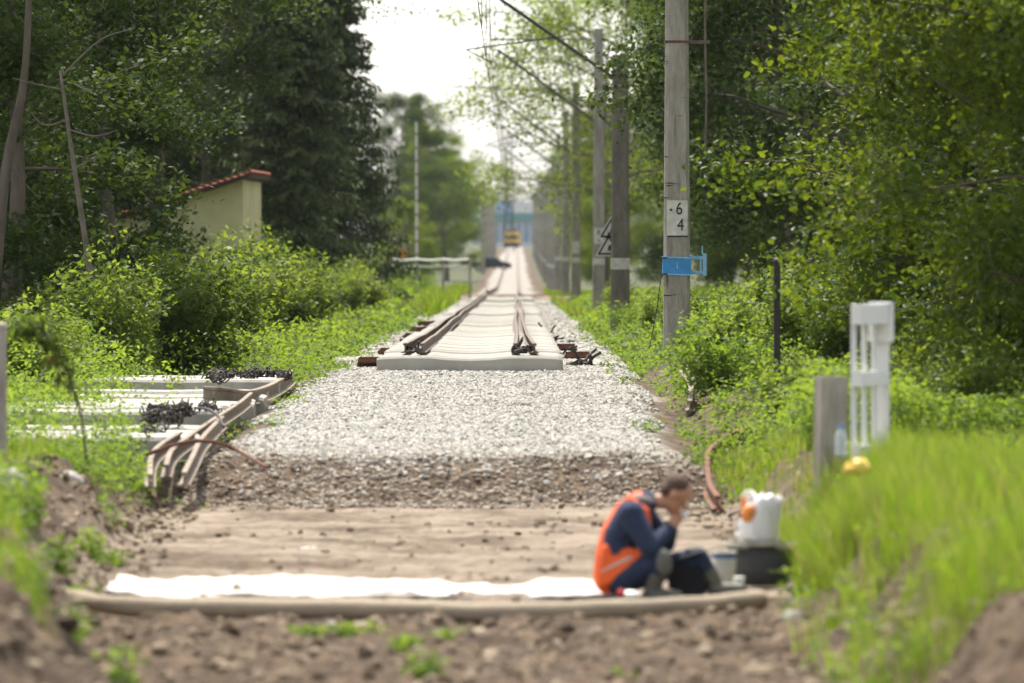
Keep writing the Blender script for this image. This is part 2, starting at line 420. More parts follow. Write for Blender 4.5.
# ------------------------------------------------------------------ stones
def rock_proto(rng, n=6):
    t = (1 + 5 ** .5) / 2
    V = np.array([(-1, t, 0), (1, t, 0), (-1, -t, 0), (1, -t, 0), (0, -1, t), (0, 1, t), (0, -1, -t), (0, 1, -t), (t, 0, -1), (t, 0, 1), (-t, 0, -1), (-t, 0, 1)], float) / 1.9
    Fc = np.array([(0, 11, 5), (0, 5, 1), (0, 1, 7), (0, 7, 10), (0, 10, 11), (1, 5, 9), (5, 11, 4), (11, 10, 2), (10, 7, 6), (7, 1, 8),
                   (3, 9, 4), (3, 4, 2), (3, 2, 6), (3, 6, 8), (3, 8, 9), (4, 9, 5), (2, 4, 11), (6, 2, 10), (8, 6, 7), (9, 8, 1)])
    return [V * (1 + rng.uniform(-.32, .32, (12, 1))) for _ in range(n)], Fc
def rand_rot(rng, n):
    q = rng.normal(size=(n, 4)); q /= np.linalg.norm(q, axis=1, keepdims=True)
    w, x, y, z = q.T
    return np.stack([1 - 2 * (y * y + z * z), 2 * (x * y - z * w), 2 * (x * z + y * w), 2 * (x * y + z * w), 1 - 2 * (x * x + z * z), 2 * (y * z - x * w),
                     2 * (x * z - y * w), 2 * (y * z + x * w), 1 - 2 * (x * x + y * y)], 1).reshape(n, 3, 3)
def stones(name, x, y, size, material, seed, sink=.3, lift=0.0):
    rng = np.random.default_rng(seed); protos, Fc = rock_proto(rng, 8)
    n = len(x); z = ground_z(x, y) + size * (0.5 - sink) + lift
    pr = np.stack(protos)[rng.integers(0, 8, n)]
    sc = size[:, None, None] * 0.5 * np.stack([rng.uniform(.8, 1.3, n), rng.uniform(.8, 1.3, n), rng.uniform(.6, 1, n)], 1)[:, None, :]
    V = np.einsum('nij,nkj->nki', rand_rot(rng, n), pr) * sc * 1.15
    V = V + np.stack([x, y, z], 1)[:, None, :]
    Fa = (Fc[None] + (np.arange(n) * 12)[:, None, None]).reshape(-1, 3)
    tint = np.repeat(np.clip(rng.normal(.5, .27, n), 0, 1), 12)
    return npmesh(name, V.reshape(-1, 3), Fa, material, tint)
def scatter_ballast():
    rng = np.random.default_rng(3)
    n = 95000
    y = 52.4 + 34 * rng.random(n) ** 1.15
    x = xc(y) + rng.uniform(-2.35, 2.35, n)
    keep = ~((y > 80.2) & (np.abs(x - xc(y)) < 1.25))
    edge = np.abs(x - xc(y)) + .6 * fbm(x * 1.2, y * .5) + lof(x, y)
    edge += .25 * (x > xc(y)) * (1 - sstep(56, 74, y))
    keep &= (rng.random(n) > sstep(1.9, 2.45, edge)) & (rng.random(n) < .9 * sstep(52.8, 56.6, y + ysh(x, y) + 1.6 * fbm(x * 1.3, y * .8)) + .02 + .1 * (y > 57))
    x, y = x[keep], y[keep]
    size = .020 + .034 * rng.random(len(x)) ** 1.6
    props(link('ballast_stones', stones('ballast_stones', x, y, size, M['ballast'], 5)), 'pale crushed stone ballast spread in front of the sleepers', 'gravel', kind='stuff')
    # shoulders beside the sleepers, thinner
    n = 16000
    y = 84 + 160 * rng.random(n) ** 1.6; s = np.where(rng.random(n) < .5, -1, 1)
    x = xc(y) + s * rng.uniform(1.3, 2.3, n)
    props(link('shoulder_stones', stones('shoulder_stones', x, y, rng.uniform(.05, .11, n), M['ballast'], 6)), 'grey crushed stone along both sides of the sleeper row', 'gravel', kind='stuff')
    # stony brown bank
    n = 15000
    y = 52.0 + 5.5 * rng.random(n) ** 1.7; x = rng.uniform(-3.2, 1.8, n); y = y - ysh(x, y)
    props(link('bank_stones', stones('bank_stones', x, y, (.012 + .045 * rng.random(n) ** 2.6), M['slope_stone'], 8)), 'brown earthy stones on the slope below the pale ballast', 'stones', kind='stuff')
    # clods
    n = 26000
    y = rng.uniform(27, 52.5, n); x = rng.uniform(-4.2, 3.2, n)
    w = (x < XL(y) + .3) * 1.0 + (x > XR(y) - .2) * 1.0 + (y < 36) * .7 + .5 * sstep(.05, .6, fbm(x * .9, y * .7) + .25 * sstep(49, 52, y)) + .05
    k = rng.random(n) < w; x, y = x[k], y[k]
    size = .010 + .055 * rng.random(len(x)) ** 5 + .08 * ((y < 36) | (x < XL(y))) * rng.random(len(x)) ** 14
    props(link('soil_clods', stones('soil_clods', x, y, size, M['dirt_stone'], 9, .35)), 'brown soil clods and pebbles scattered over the dug-out crossing', 'soil clods', kind='stuff')
scatter_ballast()

# ------------------------------------------------------------------ leaves
def leaf_mesh(name, Pn, size, material, rng, tint=None, up=.4, hexa=False, aspect=.62, droop=None, smooth=False):
    n = len(Pn)
    nrm = rng.normal(size=(n, 3)); nrm[:, 2] = np.abs(nrm[:, 2]) + up; nrm /= np.linalg.norm(nrm, axis=1, keepdims=True)
    a = rng.normal(size=(n, 3)); 
    if droop is not None: a[:, 2] -= droop
    a -= nrm * (a * nrm).sum(1, keepdims=True); a /= np.linalg.norm(a, axis=1, keepdims=True)
    b = np.cross(nrm, a)
    s = np.asarray(size)[:, None] * np.ones((n, 1))
    w = s * aspect
    if hexa:
        k = nrm * s * .12
        V = np.stack([Pn, Pn + a * s * .3 + b * w * .5 + k, Pn + a * s * .72 + b * w * .38 + k, Pn + a * s, Pn + a * s * .72 - b * w * .38 + k, Pn + a * s * .3 - b * w * .5 + k], 1)
        base = (np.arange(n) * 6)[:, None]
        Fq = np.concatenate([base + np.array([[0, 1, 2, 3]]), base + np.array([[0, 3, 4, 5]])], 0); m = 6
    else:
        V = np.stack([Pn, Pn + a * s * .45 + b * w * .5, Pn + a * s, Pn + a * s * .45 - b * w * .5], 1)
        Fq = (np.arange(n) * 4)[:, None] + np.array([[0, 1, 2, 3]]); m = 4
    if tint is None: tint = rng.random(n)
    return npmesh(name, V.reshape(-1, 3), Fq, material, np.repeat(tint, m), smooth)

def branch(rng, p, d, L, n=5, grav=0.0, wob=.15):
    pts = [np.array(p, float)]; d = np.array(d, float)
    for i in range(n):
        d = d / np.linalg.norm(d); d = d + rng.normal(size=3) * wob; d[2] += grav / n
        d = d / np.linalg.norm(d)
        pts.append(pts[-1] + d * L / n)
    return pts
def make_tree(kind, seed, H, Rr, base, nl, leaf, nleaf, material, shape='round', clump=.26, hexa=False, lean=0, limbs=26, trunk_r=.16, sub=7, wood=None):
    rng = np.random.default_rng(seed)
    w = MB()
    tp = branch(rng, (0, 0, -.3), (lean, 0, 1), H * .96 + .3, 9, .5, .05)
    w.tube(tp, [max(.02, trunk_r * (1 - .9 * i / 9) + (.05 if i == 0 else 0)) for i in range(10)], 8)
    anchors = []; wts = []
    for i in range(limbs):
        t = base + (1 - base) * (i + rng.random()) / limbs * .97
        k = min(8.999, t * 9); j = int(k); o = tp[j] * (1 - (k - j)) + tp[j + 1] * (k - j)
        u = (t - base) / (1 - base)
        if shape == 'round': rr = Rr * (math.sin(PI * (.22 + .74 * u)) ** .75)
        elif shape == 'cone': rr = Rr * (1 - u) ** .8 + .15
        else: rr = Rr * (.75 + .25 * math.sin(PI * u)) * (1 - .6 * max(0, u - .7) / .3)
        rr *= rng.uniform(.75, 1.12)
        az = i * 2.399 + rng.uniform(-.5, .5); rise = .25 + .8 * u
        bp = branch(rng, o, (math.cos(az), math.sin(az), rise), rr * 1.05, 5, -.25, .14)
        w.tube(bp, [max(.012, trunk_r * .38 * (1 - u * .6) * (1 - .85 * q / 5)) for q in range(6)], 5, False)
        anchors.append(bp[-1]); wts.append(1.0)
        for s in range(sub):
            q = rng.uniform(.35, 1) * 4.99; jj = int(q); bo = bp[jj] * (1 - (q - jj)) + bp[jj + 1] * (q - jj)
            dd = bp[-1] - bp[0]; dd = dd / (np.linalg.norm(dd) + 1e-6) + rng.normal(size=3) * .75
            sp = branch(rng, bo, dd, rr * rng.uniform(.22, .48), 3, -.1, .2)
            w.tube(sp, [.014, .01, .007, .004], 4, False)
            for pt, ww in ((sp[1], .5), (sp[2], .8), (sp[3], 1.1)): anchors.append(pt); wts.append(ww)
    A = np.array(anchors); W = np.array(wts) * rng.uniform(.5, 1.5, len(A)); W /= W.sum()
    idx = rng.choice(len(A), nleaf, p=W)
    off = rng.normal(size=(nleaf, 3)) * clump * np.array([1, 1, .62])
    Pn = A[idx] + off
    ctint = rng.random(len(A))
    tint = np.clip(.45 * ctint[idx] + .55 * rng.random(nleaf), 0, 1) * .8
    cm = leaf_mesh(kind + '_crown', Pn, leaf * rng.uniform(.6, 1.25, nleaf), material, rng, tint, hexa=hexa, aspect=.75 if hexa else .62)
    return w.mesh(kind + '_trunk', wood or M['bark'], True), cm
def make_spruce(seed, H, Rr, nb=330, twig=.22):
    rng = np.random.default_rng(seed); w = MB()
    w.tube([(0, 0, -.3), (0, 0, H * .5), (0, 0, H)], [.2, .12, .02], 8)
    Pn = []; A = []; T = []; Sz = []
    for i in range(nb):
        u = ((i + rng.random()) / nb) ** .85
        z = .6 + (H - .8) * u; L = (Rr * (1 - u) ** .75 + .12) * rng.uniform(.72, 1.15); az = rng.uniform(0, 2 * PI)
        d0 = np.array([math.cos(az), math.sin(az), 0]); n = 16
        tt = rng.random()
        pts = []
        for k in range(n + 1):
            s = k / n; drop = -.30 * L * s + .16 * L * s * s - .1 * s
            pts.append(d0 * L * s + np.array([0, 0, z + drop]))
        w.tube(pts[::4], [.025, .018, .013, .009, .004], 4, False)
        side = np.array([-d0[1], d0[0], 0])
        for k in range(2, n + 1):
            for sgn in (-1, 1):
                s = k / n; tl = (.42 * L * (1 - s * .75) + .08) * rng.uniform(.6, 1.1)
                for q in range(4):
                    g = (q + rng.random()) / 4
                    dirv = side * sgn + d0 * .6 + np.array([0, 0, -.45 - .5 * g]); dirv /= np.linalg.norm(dirv)
                    Pn.append(pts[k] + dirv * tl * g + rng.normal(size=3) * .025)
                    a = dirv + rng.normal(size=3) * .3 + np.array([0, 0, -.45]); A.append(a); T.append(np.clip(tt * .5 + rng.random() * .4 + .2 * (q == 3), 0, 1)); Sz.append(twig * rng.uniform(.7, 1.3))
    Pn = np.array(Pn); A = np.array(A); A /= np.linalg.norm(A, axis=1, keepdims=True); n = len(Pn); Sz = np.array(Sz)[:, None]
    b = rng.normal(size=(n, 3)); b -= A * (b * A).sum(1, keepdims=True); b /= np.linalg.norm(b, axis=1, keepdims=True)
    V = np.stack([Pn, Pn + A * Sz * .4 + b * Sz * .2, Pn + A * Sz, Pn + A * Sz * .4 - b * Sz * .2], 1)
    Fq = (np.arange(n) * 4)[:, None] + np.array([[0, 1, 2, 3]])
    cm = npmesh('spruce_crown', V.reshape(-1, 3), Fq, M['needle'], np.repeat(np.array(T), 4))
    return w.mesh('spruce_trunk', M['bark'], True), cm
def make_bush(kind, seed, H, Rr, leaf, nleaf, material, stems=16, spread=.5, upright=True):
    rng = np.random.default_rng(seed); w = MB(); A = []; T = []
    for i in range(stems):
        az = rng.uniform(0, 2 * PI); r0 = rng.random() * .25 * Rr; h = H * rng.uniform(.55, 1.05)
        o = np.array([math.cos(az) * r0, math.sin(az) * r0, -.05])
        lean = spread * rng.uniform(.3, 1.2) * Rr / H
        bp = branch(rng, o, (math.cos(az) * lean, math.sin(az) * lean, 1), h, 7, -.1, .1)
        w.tube(bp, [max(.003, .012 * (1 - q / 8)) for q in range(8)], 4, False)
        for q in range(2, 8):
            A.append(bp[q]); T.append(q / 7)
            for s in range(2):
                sp = branch(rng, bp[q], (rng.normal(), rng.normal(), .6), h * rng.uniform(.08, .25), 2, 0, .2)
                A += [sp[1], sp[2]]; T += [q / 7, q / 7]
    A = np.array(A); T = np.array(T)
    idx = rng.integers(0, len(A), nleaf)
    Pn = A[idx] + rng.normal(size=(nleaf, 3)) * np.array([.075, .075, .06]) * (H ** .5)
    Pn[:, 2] = np.maximum(Pn[:, 2], .02)
    tint = np.clip(T[idx] * .5 * rng.random(nleaf) + .5 * rng.random(nleaf), 0, 1)
    return w.mesh(kind + '_stems', M['stem'], True), leaf_mesh(kind + '_leaves', Pn, leaf * rng.uniform(.6, 1.3, nleaf), material, rng, tint, up=.6, hexa=False, aspect=.55)

PR = {}
PR['mid1'] = make_tree('broadleaf', 1, 13, 4.0, .14, 0, .12, 60000, M['leaf_mid'], limbs=34, sub=8)
PR['mid2'] = make_tree('broadleaf', 2, 12, 3.6, .12, 0, .11, 60000, M['leaf_mid'], 'col', limbs=34, sub=8)
PR['dark1'] = make_tree('dark_broadleaf', 3, 13, 4.0, .14, 0, .14, 60000, M['leaf_dark'], limbs=34, sub=8)
PR['dark2'] = make_tree('dark_broadleaf', 4, 12, 3.8, .2, 0, .10, 60000, M['leaf_dark'], 'col', limbs=32, sub=8)
PR['high1'] = make_tree('dark_broadleaf', 12, 13, 3.6, .44, 0, .13, 42000, M['leaf_dark'], limbs=28, sub=8)
PR['high2'] = make_tree('broadleaf', 13, 13, 3.4, .48, 0, .12, 38000, M['leaf_mid'], limbs=26, sub=8)
PR['airy'] = make_tree('airy_tree', 5, 13, 5.6, .34, 0, .15, 21000, M['leaf_airy'], limbs=26, sub=7, clump=.42)
PR['fresh'] = (PR['mid2'][0], PR['mid2'][1].copy()); PR['fresh'][1].materials[0] = M['leaf_airy']
PR['lime'] = make_tree('lime_tree', 6, 10.5, 3.7, .10, 0, .098, 85000, M['leaf_lime'], limbs=44, sub=9, clump=.21, hexa=True, trunk_r=.14)
PR['spruce'] = make_spruce(7, 15, 3.1)
PR['bush1'] = make_bush('shrub', 21, 1.35, .8, .11, 3600, M['leaf_shrub'])
PR['bush2'] = make_bush('shrub', 22, 1.7, .9, .10, 4400, M['leaf_shrub'], stems=20)
PR['bush3'] = make_bush('leafy_bush', 23, 1.2, 1.0, .085, 4200, M['leaf_weed'], stems=22, spread=.9)
PR['bush4'] = make_bush('leafy_bush', 24, 1.9, 1.1, .12, 4600, M['leaf_mid'], stems=18)

def plant(proto, name, x, Y, sc, rz, label, cat, group=None, dz=-.05, szz=None, parts=('trunk', 'crown')):
    t, c = PR[proto]
    e = empty(name, (x, Y, gz(x, Y) + dz), label, cat, group, rz, (sc, sc, szz or sc))
    link(parts[0], t, e); link(parts[1], c, e)
    return e

# left side
plant('dark1', 'broadleaf_tree', PX(-75, 84), 84, .9, .3, 'large shady broadleaf tree at the left edge of the picture', 'tree')
plant('dark1', 'broadleaf_tree', PX(-10, 97), 97, .78, 1.7, 'shady broadleaf tree behind the leaning dead trunk', 'tree')
plant('high1', 'broadleaf_tree', PX(120, 118), 118, 1.0, 2.2, 'dark dense broadleaf tree whose boughs hang over the yellow shed roof', 'tree')
plant('high1', 'broadleaf_tree', PX(150, 136), 136, 1.08, 4.0, 'tall dark broadleaf tree rising above the yellow shed', 'tree')
plant('mid2', 'broadleaf_tree', PX(255, 205), 205, 1.1, .9, 'tall green broadleaf tree standing over the spruce beside the open sky', 'tree', dz=.3)
plant('dark1', 'broadleaf_tree', PX(15, 128), 128, .95, .8, 'dark broadleaf tree left of the yellow shed, low boughs to the ground', 'tree')
plant('dark2', 'broadleaf_tree', PX(200, 182), 182, 1.3, 2.8, 'dark broadleaf tree standing behind the yellow shed', 'tree')
plant('spruce', 'spruce_tree', PX(292, 168), 168, .86, .4, 'dark drooping spruce nearest the yellow shed wall', 'tree')
plant('spruce', 'spruce_tree', PX(330, 180), 180, .86, 2.4, 'dark drooping spruce nearest the striped barrier arm', 'tree')
plant('fresh', 'broadleaf_tree', PX(408, 285), 300, .42, 1.1, 'small bright green tree behind the striped barrier arm', 'tree')
plant('fresh', 'broadleaf_tree', PX(447, 480), 480, 1.08, .2, 'rounded yellow green tree beside the open sky on the left', 'tree')
plant('dark2', 'broadleaf_tree', PX(392, 430), 430, 1.2, 2.0, 'tall bluish dark tree left of the rounded yellow green tree', 'tree')
plant('spruce', 'spruce_tree', PX(415, 540), 540, 1.15, 0, 'hazy spruce standing behind the rounded yellow green tree', 'tree')
G1 = 'trees filling the wood left of the track'
lab1 = 'broadleaf tree in the dark wood left of the track'
k = 0
for Y in range(92, 230, 13):
    for off in (0, 4.2):
        x = -12.2 - off - random.random() * 1.2 - (3.2 if 135 < Y < 176 else 0)
        plant(['dark1', 'dark2', 'dark1', 'mid2'][k % 4], 'broadleaf_tree', x, Y + random.random() * 6, random.uniform(.95, 1.3), random.random() * 6, lab1, 'tree', G1); k += 1
# right side
plant('lime', 'lime_tree', 6.35, 63, .92, .5, 'near lime tree with large backlit yellow green leaves at the right', 'tree')
plant('lime', 'lime_tree', 7.0, 57, .85, 2.9, 'lime tree at the right edge with dark hanging branches', 'tree')
plant('lime', 'lime_tree', 6.95, 77, .74, 4.1, 'lime tree between the numbered pole and the near lime tree', 'tree')
plant('dark1', 'broadleaf_tree', 5.7, 107, 1.0, 1.2, 'dark broadleaf tree directly behind the numbered concrete pole', 'tree')
plant('dark2', 'broadleaf_tree', 7.3, 137, 1.1, 3.0, 'dark broadleaf tree overhanging the top of the second pole', 'tree')
plant('mid2', 'broadleaf_tree', 8.0, 160, 1.1, 5.0, 'green broadleaf tree between the second and third poles', 'tree')
plant('airy', 'thin_crowned_tree', 4.3, 226, 1.12, 2.0, 'thin crowned tree with sky showing through, reaching towards the overhead wires', 'tree')
plant('airy', 'thin_crowned_tree', 4.3, 262, 1.1, 4.4, 'thin crowned tree behind the first one that reaches over the wires', 'tree')
plant('mid1', 'broadleaf_tree', 9.0, 205, 1.1, 1.4, 'green broadleaf tree behind the third concrete pole', 'tree')
for i, (x, Y, s) in enumerate([(5.8, 300, .85), (5.9, 345, .85), (6.3, 400, .85), (6.9, 470, .9), (7.8, 560, 1.0), (8.5, 640, 1.0), (9.5, 800, 1.0), (12, 1000, 1.0)]):
    plant(['fresh', 'mid1', 'fresh'][i % 3], 'broadleaf_tree', x, Y, s, i * 1.3, 'hazy green tree in the far row right of the track behind the line of poles', 'tree', 'far trees right of the track')
for i, (x, Y, s) in enumerate([(-7.5, 600, 1.0), (-7.5, 720, 1.1), (-9, 860, 1.1), (-12, 1000, 1.2)]):
    plant(['mid2', 'mid1'][i % 2], 'broadleaf_tree', x, Y, s, i * 1.7, 'hazy green tree in the far row left of the track', 'tree', 'far trees left of the track')
G2 = 'trees filling the wood right of the track'
lab2 = 'broadleaf tree in the dark wood right of the track'
for Y in range(72, 330, 14):
    for off in (0, 4.4):
        x = 11.3 + off + random.random() * 1.5
        plant(['dark1', 'dark2', 'dark1', 'mid2'][k % 4], 'broadleaf_tree', x, Y + random.random() * 6, random.uniform(.95, 1.25), random.random() * 6, lab2, 'tree', G2); k += 1
for x, Y, s_ in [(-12.4, 216, 1.1), (-11.5, 196, 1.1), (-13.2, 244, 1.1), (-12.6, 230, 1.1)]:
    plant('dark1', 'broadleaf_tree', x, Y, s_, x, lab1, 'tree', G1)
plant('high1', 'broadleaf_tree', 6.1, 121, 1.0, 1.9, 'dark tree whose high boughs hide the top of the second pole', 'tree')
plant('dark1', 'broadleaf_tree', 7.2, 148, 1.0, 2.2, 'dark low boughed tree seen just right of the second pole', 'tree')
plant('high1', 'broadleaf_tree', 9.6, 67, 1.1, .4, 'unseen tall dark tree added high behind the near lime tree to shade it', 'tree')  # added out of view so its high canopy shades the limes below
plant('high1', 'broadleaf_tree', 9.9, 76, 1.15, 3.4, 'unseen tall dark tree added for shade behind the lime tree beside the numbered pole', 'tree')  # second unseen tree, added for the shade it throws on the limes
# distant woods as masses
def woods(name, label, spots, seed, material):
    rng = np.random.default_rng(seed); Ps = []; Sz = []
    for x, Y, h, r in spots:
        n = 900; p = rng.normal(size=(n, 3)); p /= np.linalg.norm(p, axis=1, keepdims=True)
        p *= rng.random((n, 1)) ** .25 * np.array([r, r, h * .5])
        p[:, 2] += h * .52 + gz(x, Y); p[:, 0] += x; p[:, 1] += Y; Ps.append(p); Sz.append(np.full(n, h * .06))
    Pn = np.concatenate(Ps); 
    me = leaf_mesh(name, Pn, np.concatenate(Sz) * rng.uniform(.6, 1.3, len(Pn)), material, rng, rng.random(len(Pn)), aspect=.8)
    props(link(name, me), label, 'wood', kind='stuff')
rr = random.Random(5)
sp = [(s * (17 + rr.random() * 22 + (Y - 240) * .02), Y + rr.random() * 20, rr.uniform(11, 17), rr.uniform(3.5, 5)) for Y in range(240, 1100, 16) for s in (-1, -1, 1, 1)]
woods('side_woods', 'distant woods lining both sides of the railway', sp, 31, M['leaf_mid'])
sp = [(x + rr.uniform(-4, 4), 2300 + rr.uniform(-120, 160), rr.uniform(16, 30), rr.uniform(8, 12)) for x in range(-260, 260, 7)]
woods('horizon_woods', 'hazy blue wooded ridge closing the view beyond the railway', sp, 32, M['leaf_dark'])

# shrubs
def shrub_row():
    r = random.Random(9); i = 0
    desc = []
    for Y, x in [(68, -6.0), (70, -5.9), (73, -6.0), (76, -5.6), (78, -5.2), (80, -4.7), (81, -4.2), (80, -5.6), (83, -4.9), (86, -4.1), (89, -5.8), (92, -5.0), (95, -4.4), (98, -6.0), (101, -5.2),
                 (104, -4.5), (107, -6.1), (110, -5.4), (114, -4.7), (118, -4.2), (122, -5.6), (126, -4.8), (130, -4.3), (134, -5.8), (139, -5.0), (144, -4.4), (150, -5.7), (156, -4.9), (163, -4.3),
                 (170, -5.0), (72, -6.6), (84, -7.0), (96, -7.4), (108, -7.6), (120, -7.8), (132, -8), (146, -8.0), (128, -6.8), (118, -6.4), (112, -6.7), (100, -6.8), (88, -6.6), (150, -6.8), (141, -6.4)]:
        p = ['bush1', 'bush2', 'bush3', 'bush2', 'bush1', 'bush4'][i % 6]; i += 1
        sc = r.uniform(.75, 1.15) * (1.2 if Y > 100 else .95)
        plant(p, 'shrub', x + r.uniform(-.25, .25), Y + r.uniform(-.8, .8), sc, r.random() * 6, 'bright green waist-high shrub in the thicket left of the track', 'shrub', 'shrubs in the thicket left of the track', parts=('stem', 'foliage'))
    for Y, x in [(58, 3.6), (60, 4.3), (62, 2.9), (64, 3.7), (66, 2.7), (68, 3.3), (70, 4.1), (72, 2.7), (75, 3.4), (78, 2.9), (81, 3.6), (84, 2.8), (87, 3.7), (90, 2.7), (93, 3.3), (97, 2.7), (101, 3.5), (106, 2.8),
                 (111, 3.5), (116, 2.5), (121, 3.3), (127, 2.6), (133, 3.4), (140, 2.7), (148, 3.3), (158, 2.8), (168, 3.4), (180, 2.9), (192, 3.4), (205, 3.0), (56, 4.6), (55, 3.6), (61, 5.2), (90, 4.8), (100, 5.0), (80, 5.0), (72, 5.2)]:
        p = ['bush3', 'bush1', 'bush4', 'bush3', 'bush2'][i % 5]; i += 1
        sc = r.uniform(.65, 1.0) * (.85 if Y < 84 or x > 3.6 else (.55 if Y < 150 else .8))
        plant(p, 'shrub', x + r.uniform(-.2, .2), Y + r.uniform(-.8, .8), sc, r.random() * 6, 'leafy green shrub growing among the poles right of the track', 'shrub', 'shrubs right of the track', parts=('stem', 'foliage'))
    for Y, x in [(205, -5.0), (218, -4.4), (262, -6.5), (285, -5.2), (310, -6.2), (340, -5.4), (375, -6.8), (265, -8), (300, -8.4), (240, -7)]:
        plant('bush3', 'shrub', x, Y, 1.3, r.random() * 6, 'low hazy shrub near the distant level crossing left of the track', 'shrub', 'shrubs near the level crossing', parts=('stem', 'foliage'))
shrub_row()

# undergrowth: weeds as ground cover
def undergrowth():
    rng = np.random.default_rng(41)
    n = 330000
    y = 50 + 190 * rng.random(n) ** 1.9
    s = np.where(rng.random(n) < .52, -1, 1)
    half = 512 / F * y + .8
    d = 1.75 + (half + .3 - 1.6) * rng.random(n)
    x = xc(y) + s * d
    edge = 2.5 + .7 * fbm(x * .8 + 5, y * .35) - lof(x, y) - .15 * (y > 90)
    h = .52 * sstep(0, 1.2, np.abs(x - xc(y)) - edge) + .08
    h *= (.55 + .9 * (fbm(x * .7, y * .35) + .5))
    ok = (np.abs(x - xc(y)) > edge) 
    soilr = (s > 0) & (y < 80) & (x - xc(y) < 3.15 + .5 * fbm(x, y * .5)); ok &= ~(soilr & (rng.random(n) < np.where(y < 56, .93, .72)))
    pile = (s < 0) & (y < 78) & (x > -5.0 + (y - 56) * .01)
    ok &= ~(pile & (rng.random(n) < .93))
    ok &= ~((y < 54) & (x < 0) & (rng.random(n) < .5))
    x, y, h = x[ok], y[ok], h[ok]; n = len(x)
    z = ground_z(x, y) + h * rng.random(n) ** .7
    size = (.045 + .05 * rng.random(n)) * np.interp(y, [50, 240], [.85, 2.6])
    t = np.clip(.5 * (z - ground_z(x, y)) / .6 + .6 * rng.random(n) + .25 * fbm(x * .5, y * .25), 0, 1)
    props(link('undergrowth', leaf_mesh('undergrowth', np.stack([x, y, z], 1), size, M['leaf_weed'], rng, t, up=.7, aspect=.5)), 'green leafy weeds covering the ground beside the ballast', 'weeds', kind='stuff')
    # leafy weeds on the near banks, grown on stalks
    Pn = []; T = []
    def tuft(x0, y0, hh, nn, rad):
        z0 = gz(x0, y0)
        for _ in range(nn):
            az = rng.uniform(0, 2 * PI); r = rad * rng.random() ** .5; t = rng.random()
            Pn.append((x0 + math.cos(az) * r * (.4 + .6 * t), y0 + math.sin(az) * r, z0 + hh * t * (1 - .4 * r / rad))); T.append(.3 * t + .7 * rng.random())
    for _ in range(60):   # left bank
        y0 = rng.uniform(28.5, 52); x0 = XL(y0) - rng.uniform(.0, 1.9)
        tuft(x0, y0, rng.uniform(.15, .5), 130, rng.uniform(.1, .25))
    for _ in range(40):
        y0 = rng.uniform(48, 55); x0 = rng.uniform(-5.2, -3.4)
        tuft(x0, y0, rng.uniform(.12, .38), 150, .25)
    for _ in range(70):   # ragged weeds along the ballast edges
        y0 = rng.uniform(56, 130); sd = -1 if rng.random() < .5 else 1
        x0 = float(xc(y0)) + sd * (2.25 + rng.uniform(-.35, .3)) + (.36 if sd < 0 and y0 > 78 else 0)
        tuft(x0, y0, rng.uniform(.08, .28), 60, .16)
    for _ in range(60):
        y0 = rng.uniform(54, 78); x0 = PX(rng.uniform(-20, 125), y0); tuft(x0, y0, rng.uniform(.45, .8), 150, rng.uniform(.2, .35))
    for _ in range(85):   # weeds growing through the dumped sleepers
        y0 = rng.uniform(55.5, 76); x0 = PX(rng.uniform(-20, np.interp(y0, [56, 76], [150, 215])), y0)
        tuft(x0, y0, rng.uniform(.3, .6), 110, rng.uniform(.12, .3))
    for _ in range(22):   # around the bent rails at the right
        y0 = rng.uniform(52, 75); x0 = PX(rng.uniform(668, 800), y0); tuft(x0, y0, rng.uniform(.1, .28), 130, .2)
    for _ in range(120):   # leafy weeds inside the near right grass
        y0 = rng.uniform(27, 42); x0 = XR(y0) + rng.uniform(-.1, 2.2); tuft(x0, y0, rng.uniform(.15, .42), 60, .14)
    for _ in range(70):   # right bank edges
        y0 = rng.uniform(36, 55); x0 = XR(y0) + rng.uniform(-.05, 1.9) + (.9 if y0 > 44 else 0)
        tuft(x0, y0, rng.uniform(.12, .35), 130, .22)
    for px, py, hh, nn in [(425, 681, .20, 260), (405, 655, .12, 150), (345, 640, .10, 120), (450, 640, .09, 90), (310, 640, .08, 90), (620, 675, .05, 40), (370, 632, .09, 100), (60, 600, .3, 300), (30, 590, .35, 350), (90, 575, .3, 250)]:
        Yp = CZ * F / (py - HZ); tuft(PX(px, Yp), Yp, hh, nn, .13)
    Pn = np.array(Pn)
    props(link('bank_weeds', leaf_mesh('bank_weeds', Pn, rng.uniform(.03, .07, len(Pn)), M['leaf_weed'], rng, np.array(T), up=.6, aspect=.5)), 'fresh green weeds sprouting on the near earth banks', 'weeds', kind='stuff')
undergrowth()

def grass(name, label, x, y, h, wd, seed, lean=.25):
    rng = np.random.default_rng(seed); n = len(x); z = ground_z(x, y)
    az = rng.uniform(0, 2 * PI, n); wv = np.stack([np.cos(az), np.sin(az), 0 * az], 1) * (wd * .5)[:, None]
    la = rng.uniform(0, 2 * PI, n); lv = np.stack([np.cos(la), np.sin(la), 0 * la], 1) * (h * rng.uniform(0, lean * 2, n))[:, None]
    lv[:, 0] -= h * .1
    b = np.stack([x, y, z], 1); upz = np.stack([0 * h, 0 * h, h], 1)
    V = np.stack([b - wv, b + wv, b + upz * .55 + lv * .3 + wv * .8, b + upz * .55 + lv * .3 - wv * .8, b + upz * .95 + lv + wv * .12, b + upz * .95 + lv - wv * .12], 1)
    base = (np.arange(n) * 6)[:, None]
    Fq = np.concatenate([base + np.array([[0, 1, 2, 3]]), base + np.array([[3, 2, 4, 5]])], 0)
    props(link(name, npmesh(name, V.reshape(-1, 3), Fq, M['grass'], np.repeat(rng.random(n), 6))), label, 'grass', kind='stuff')
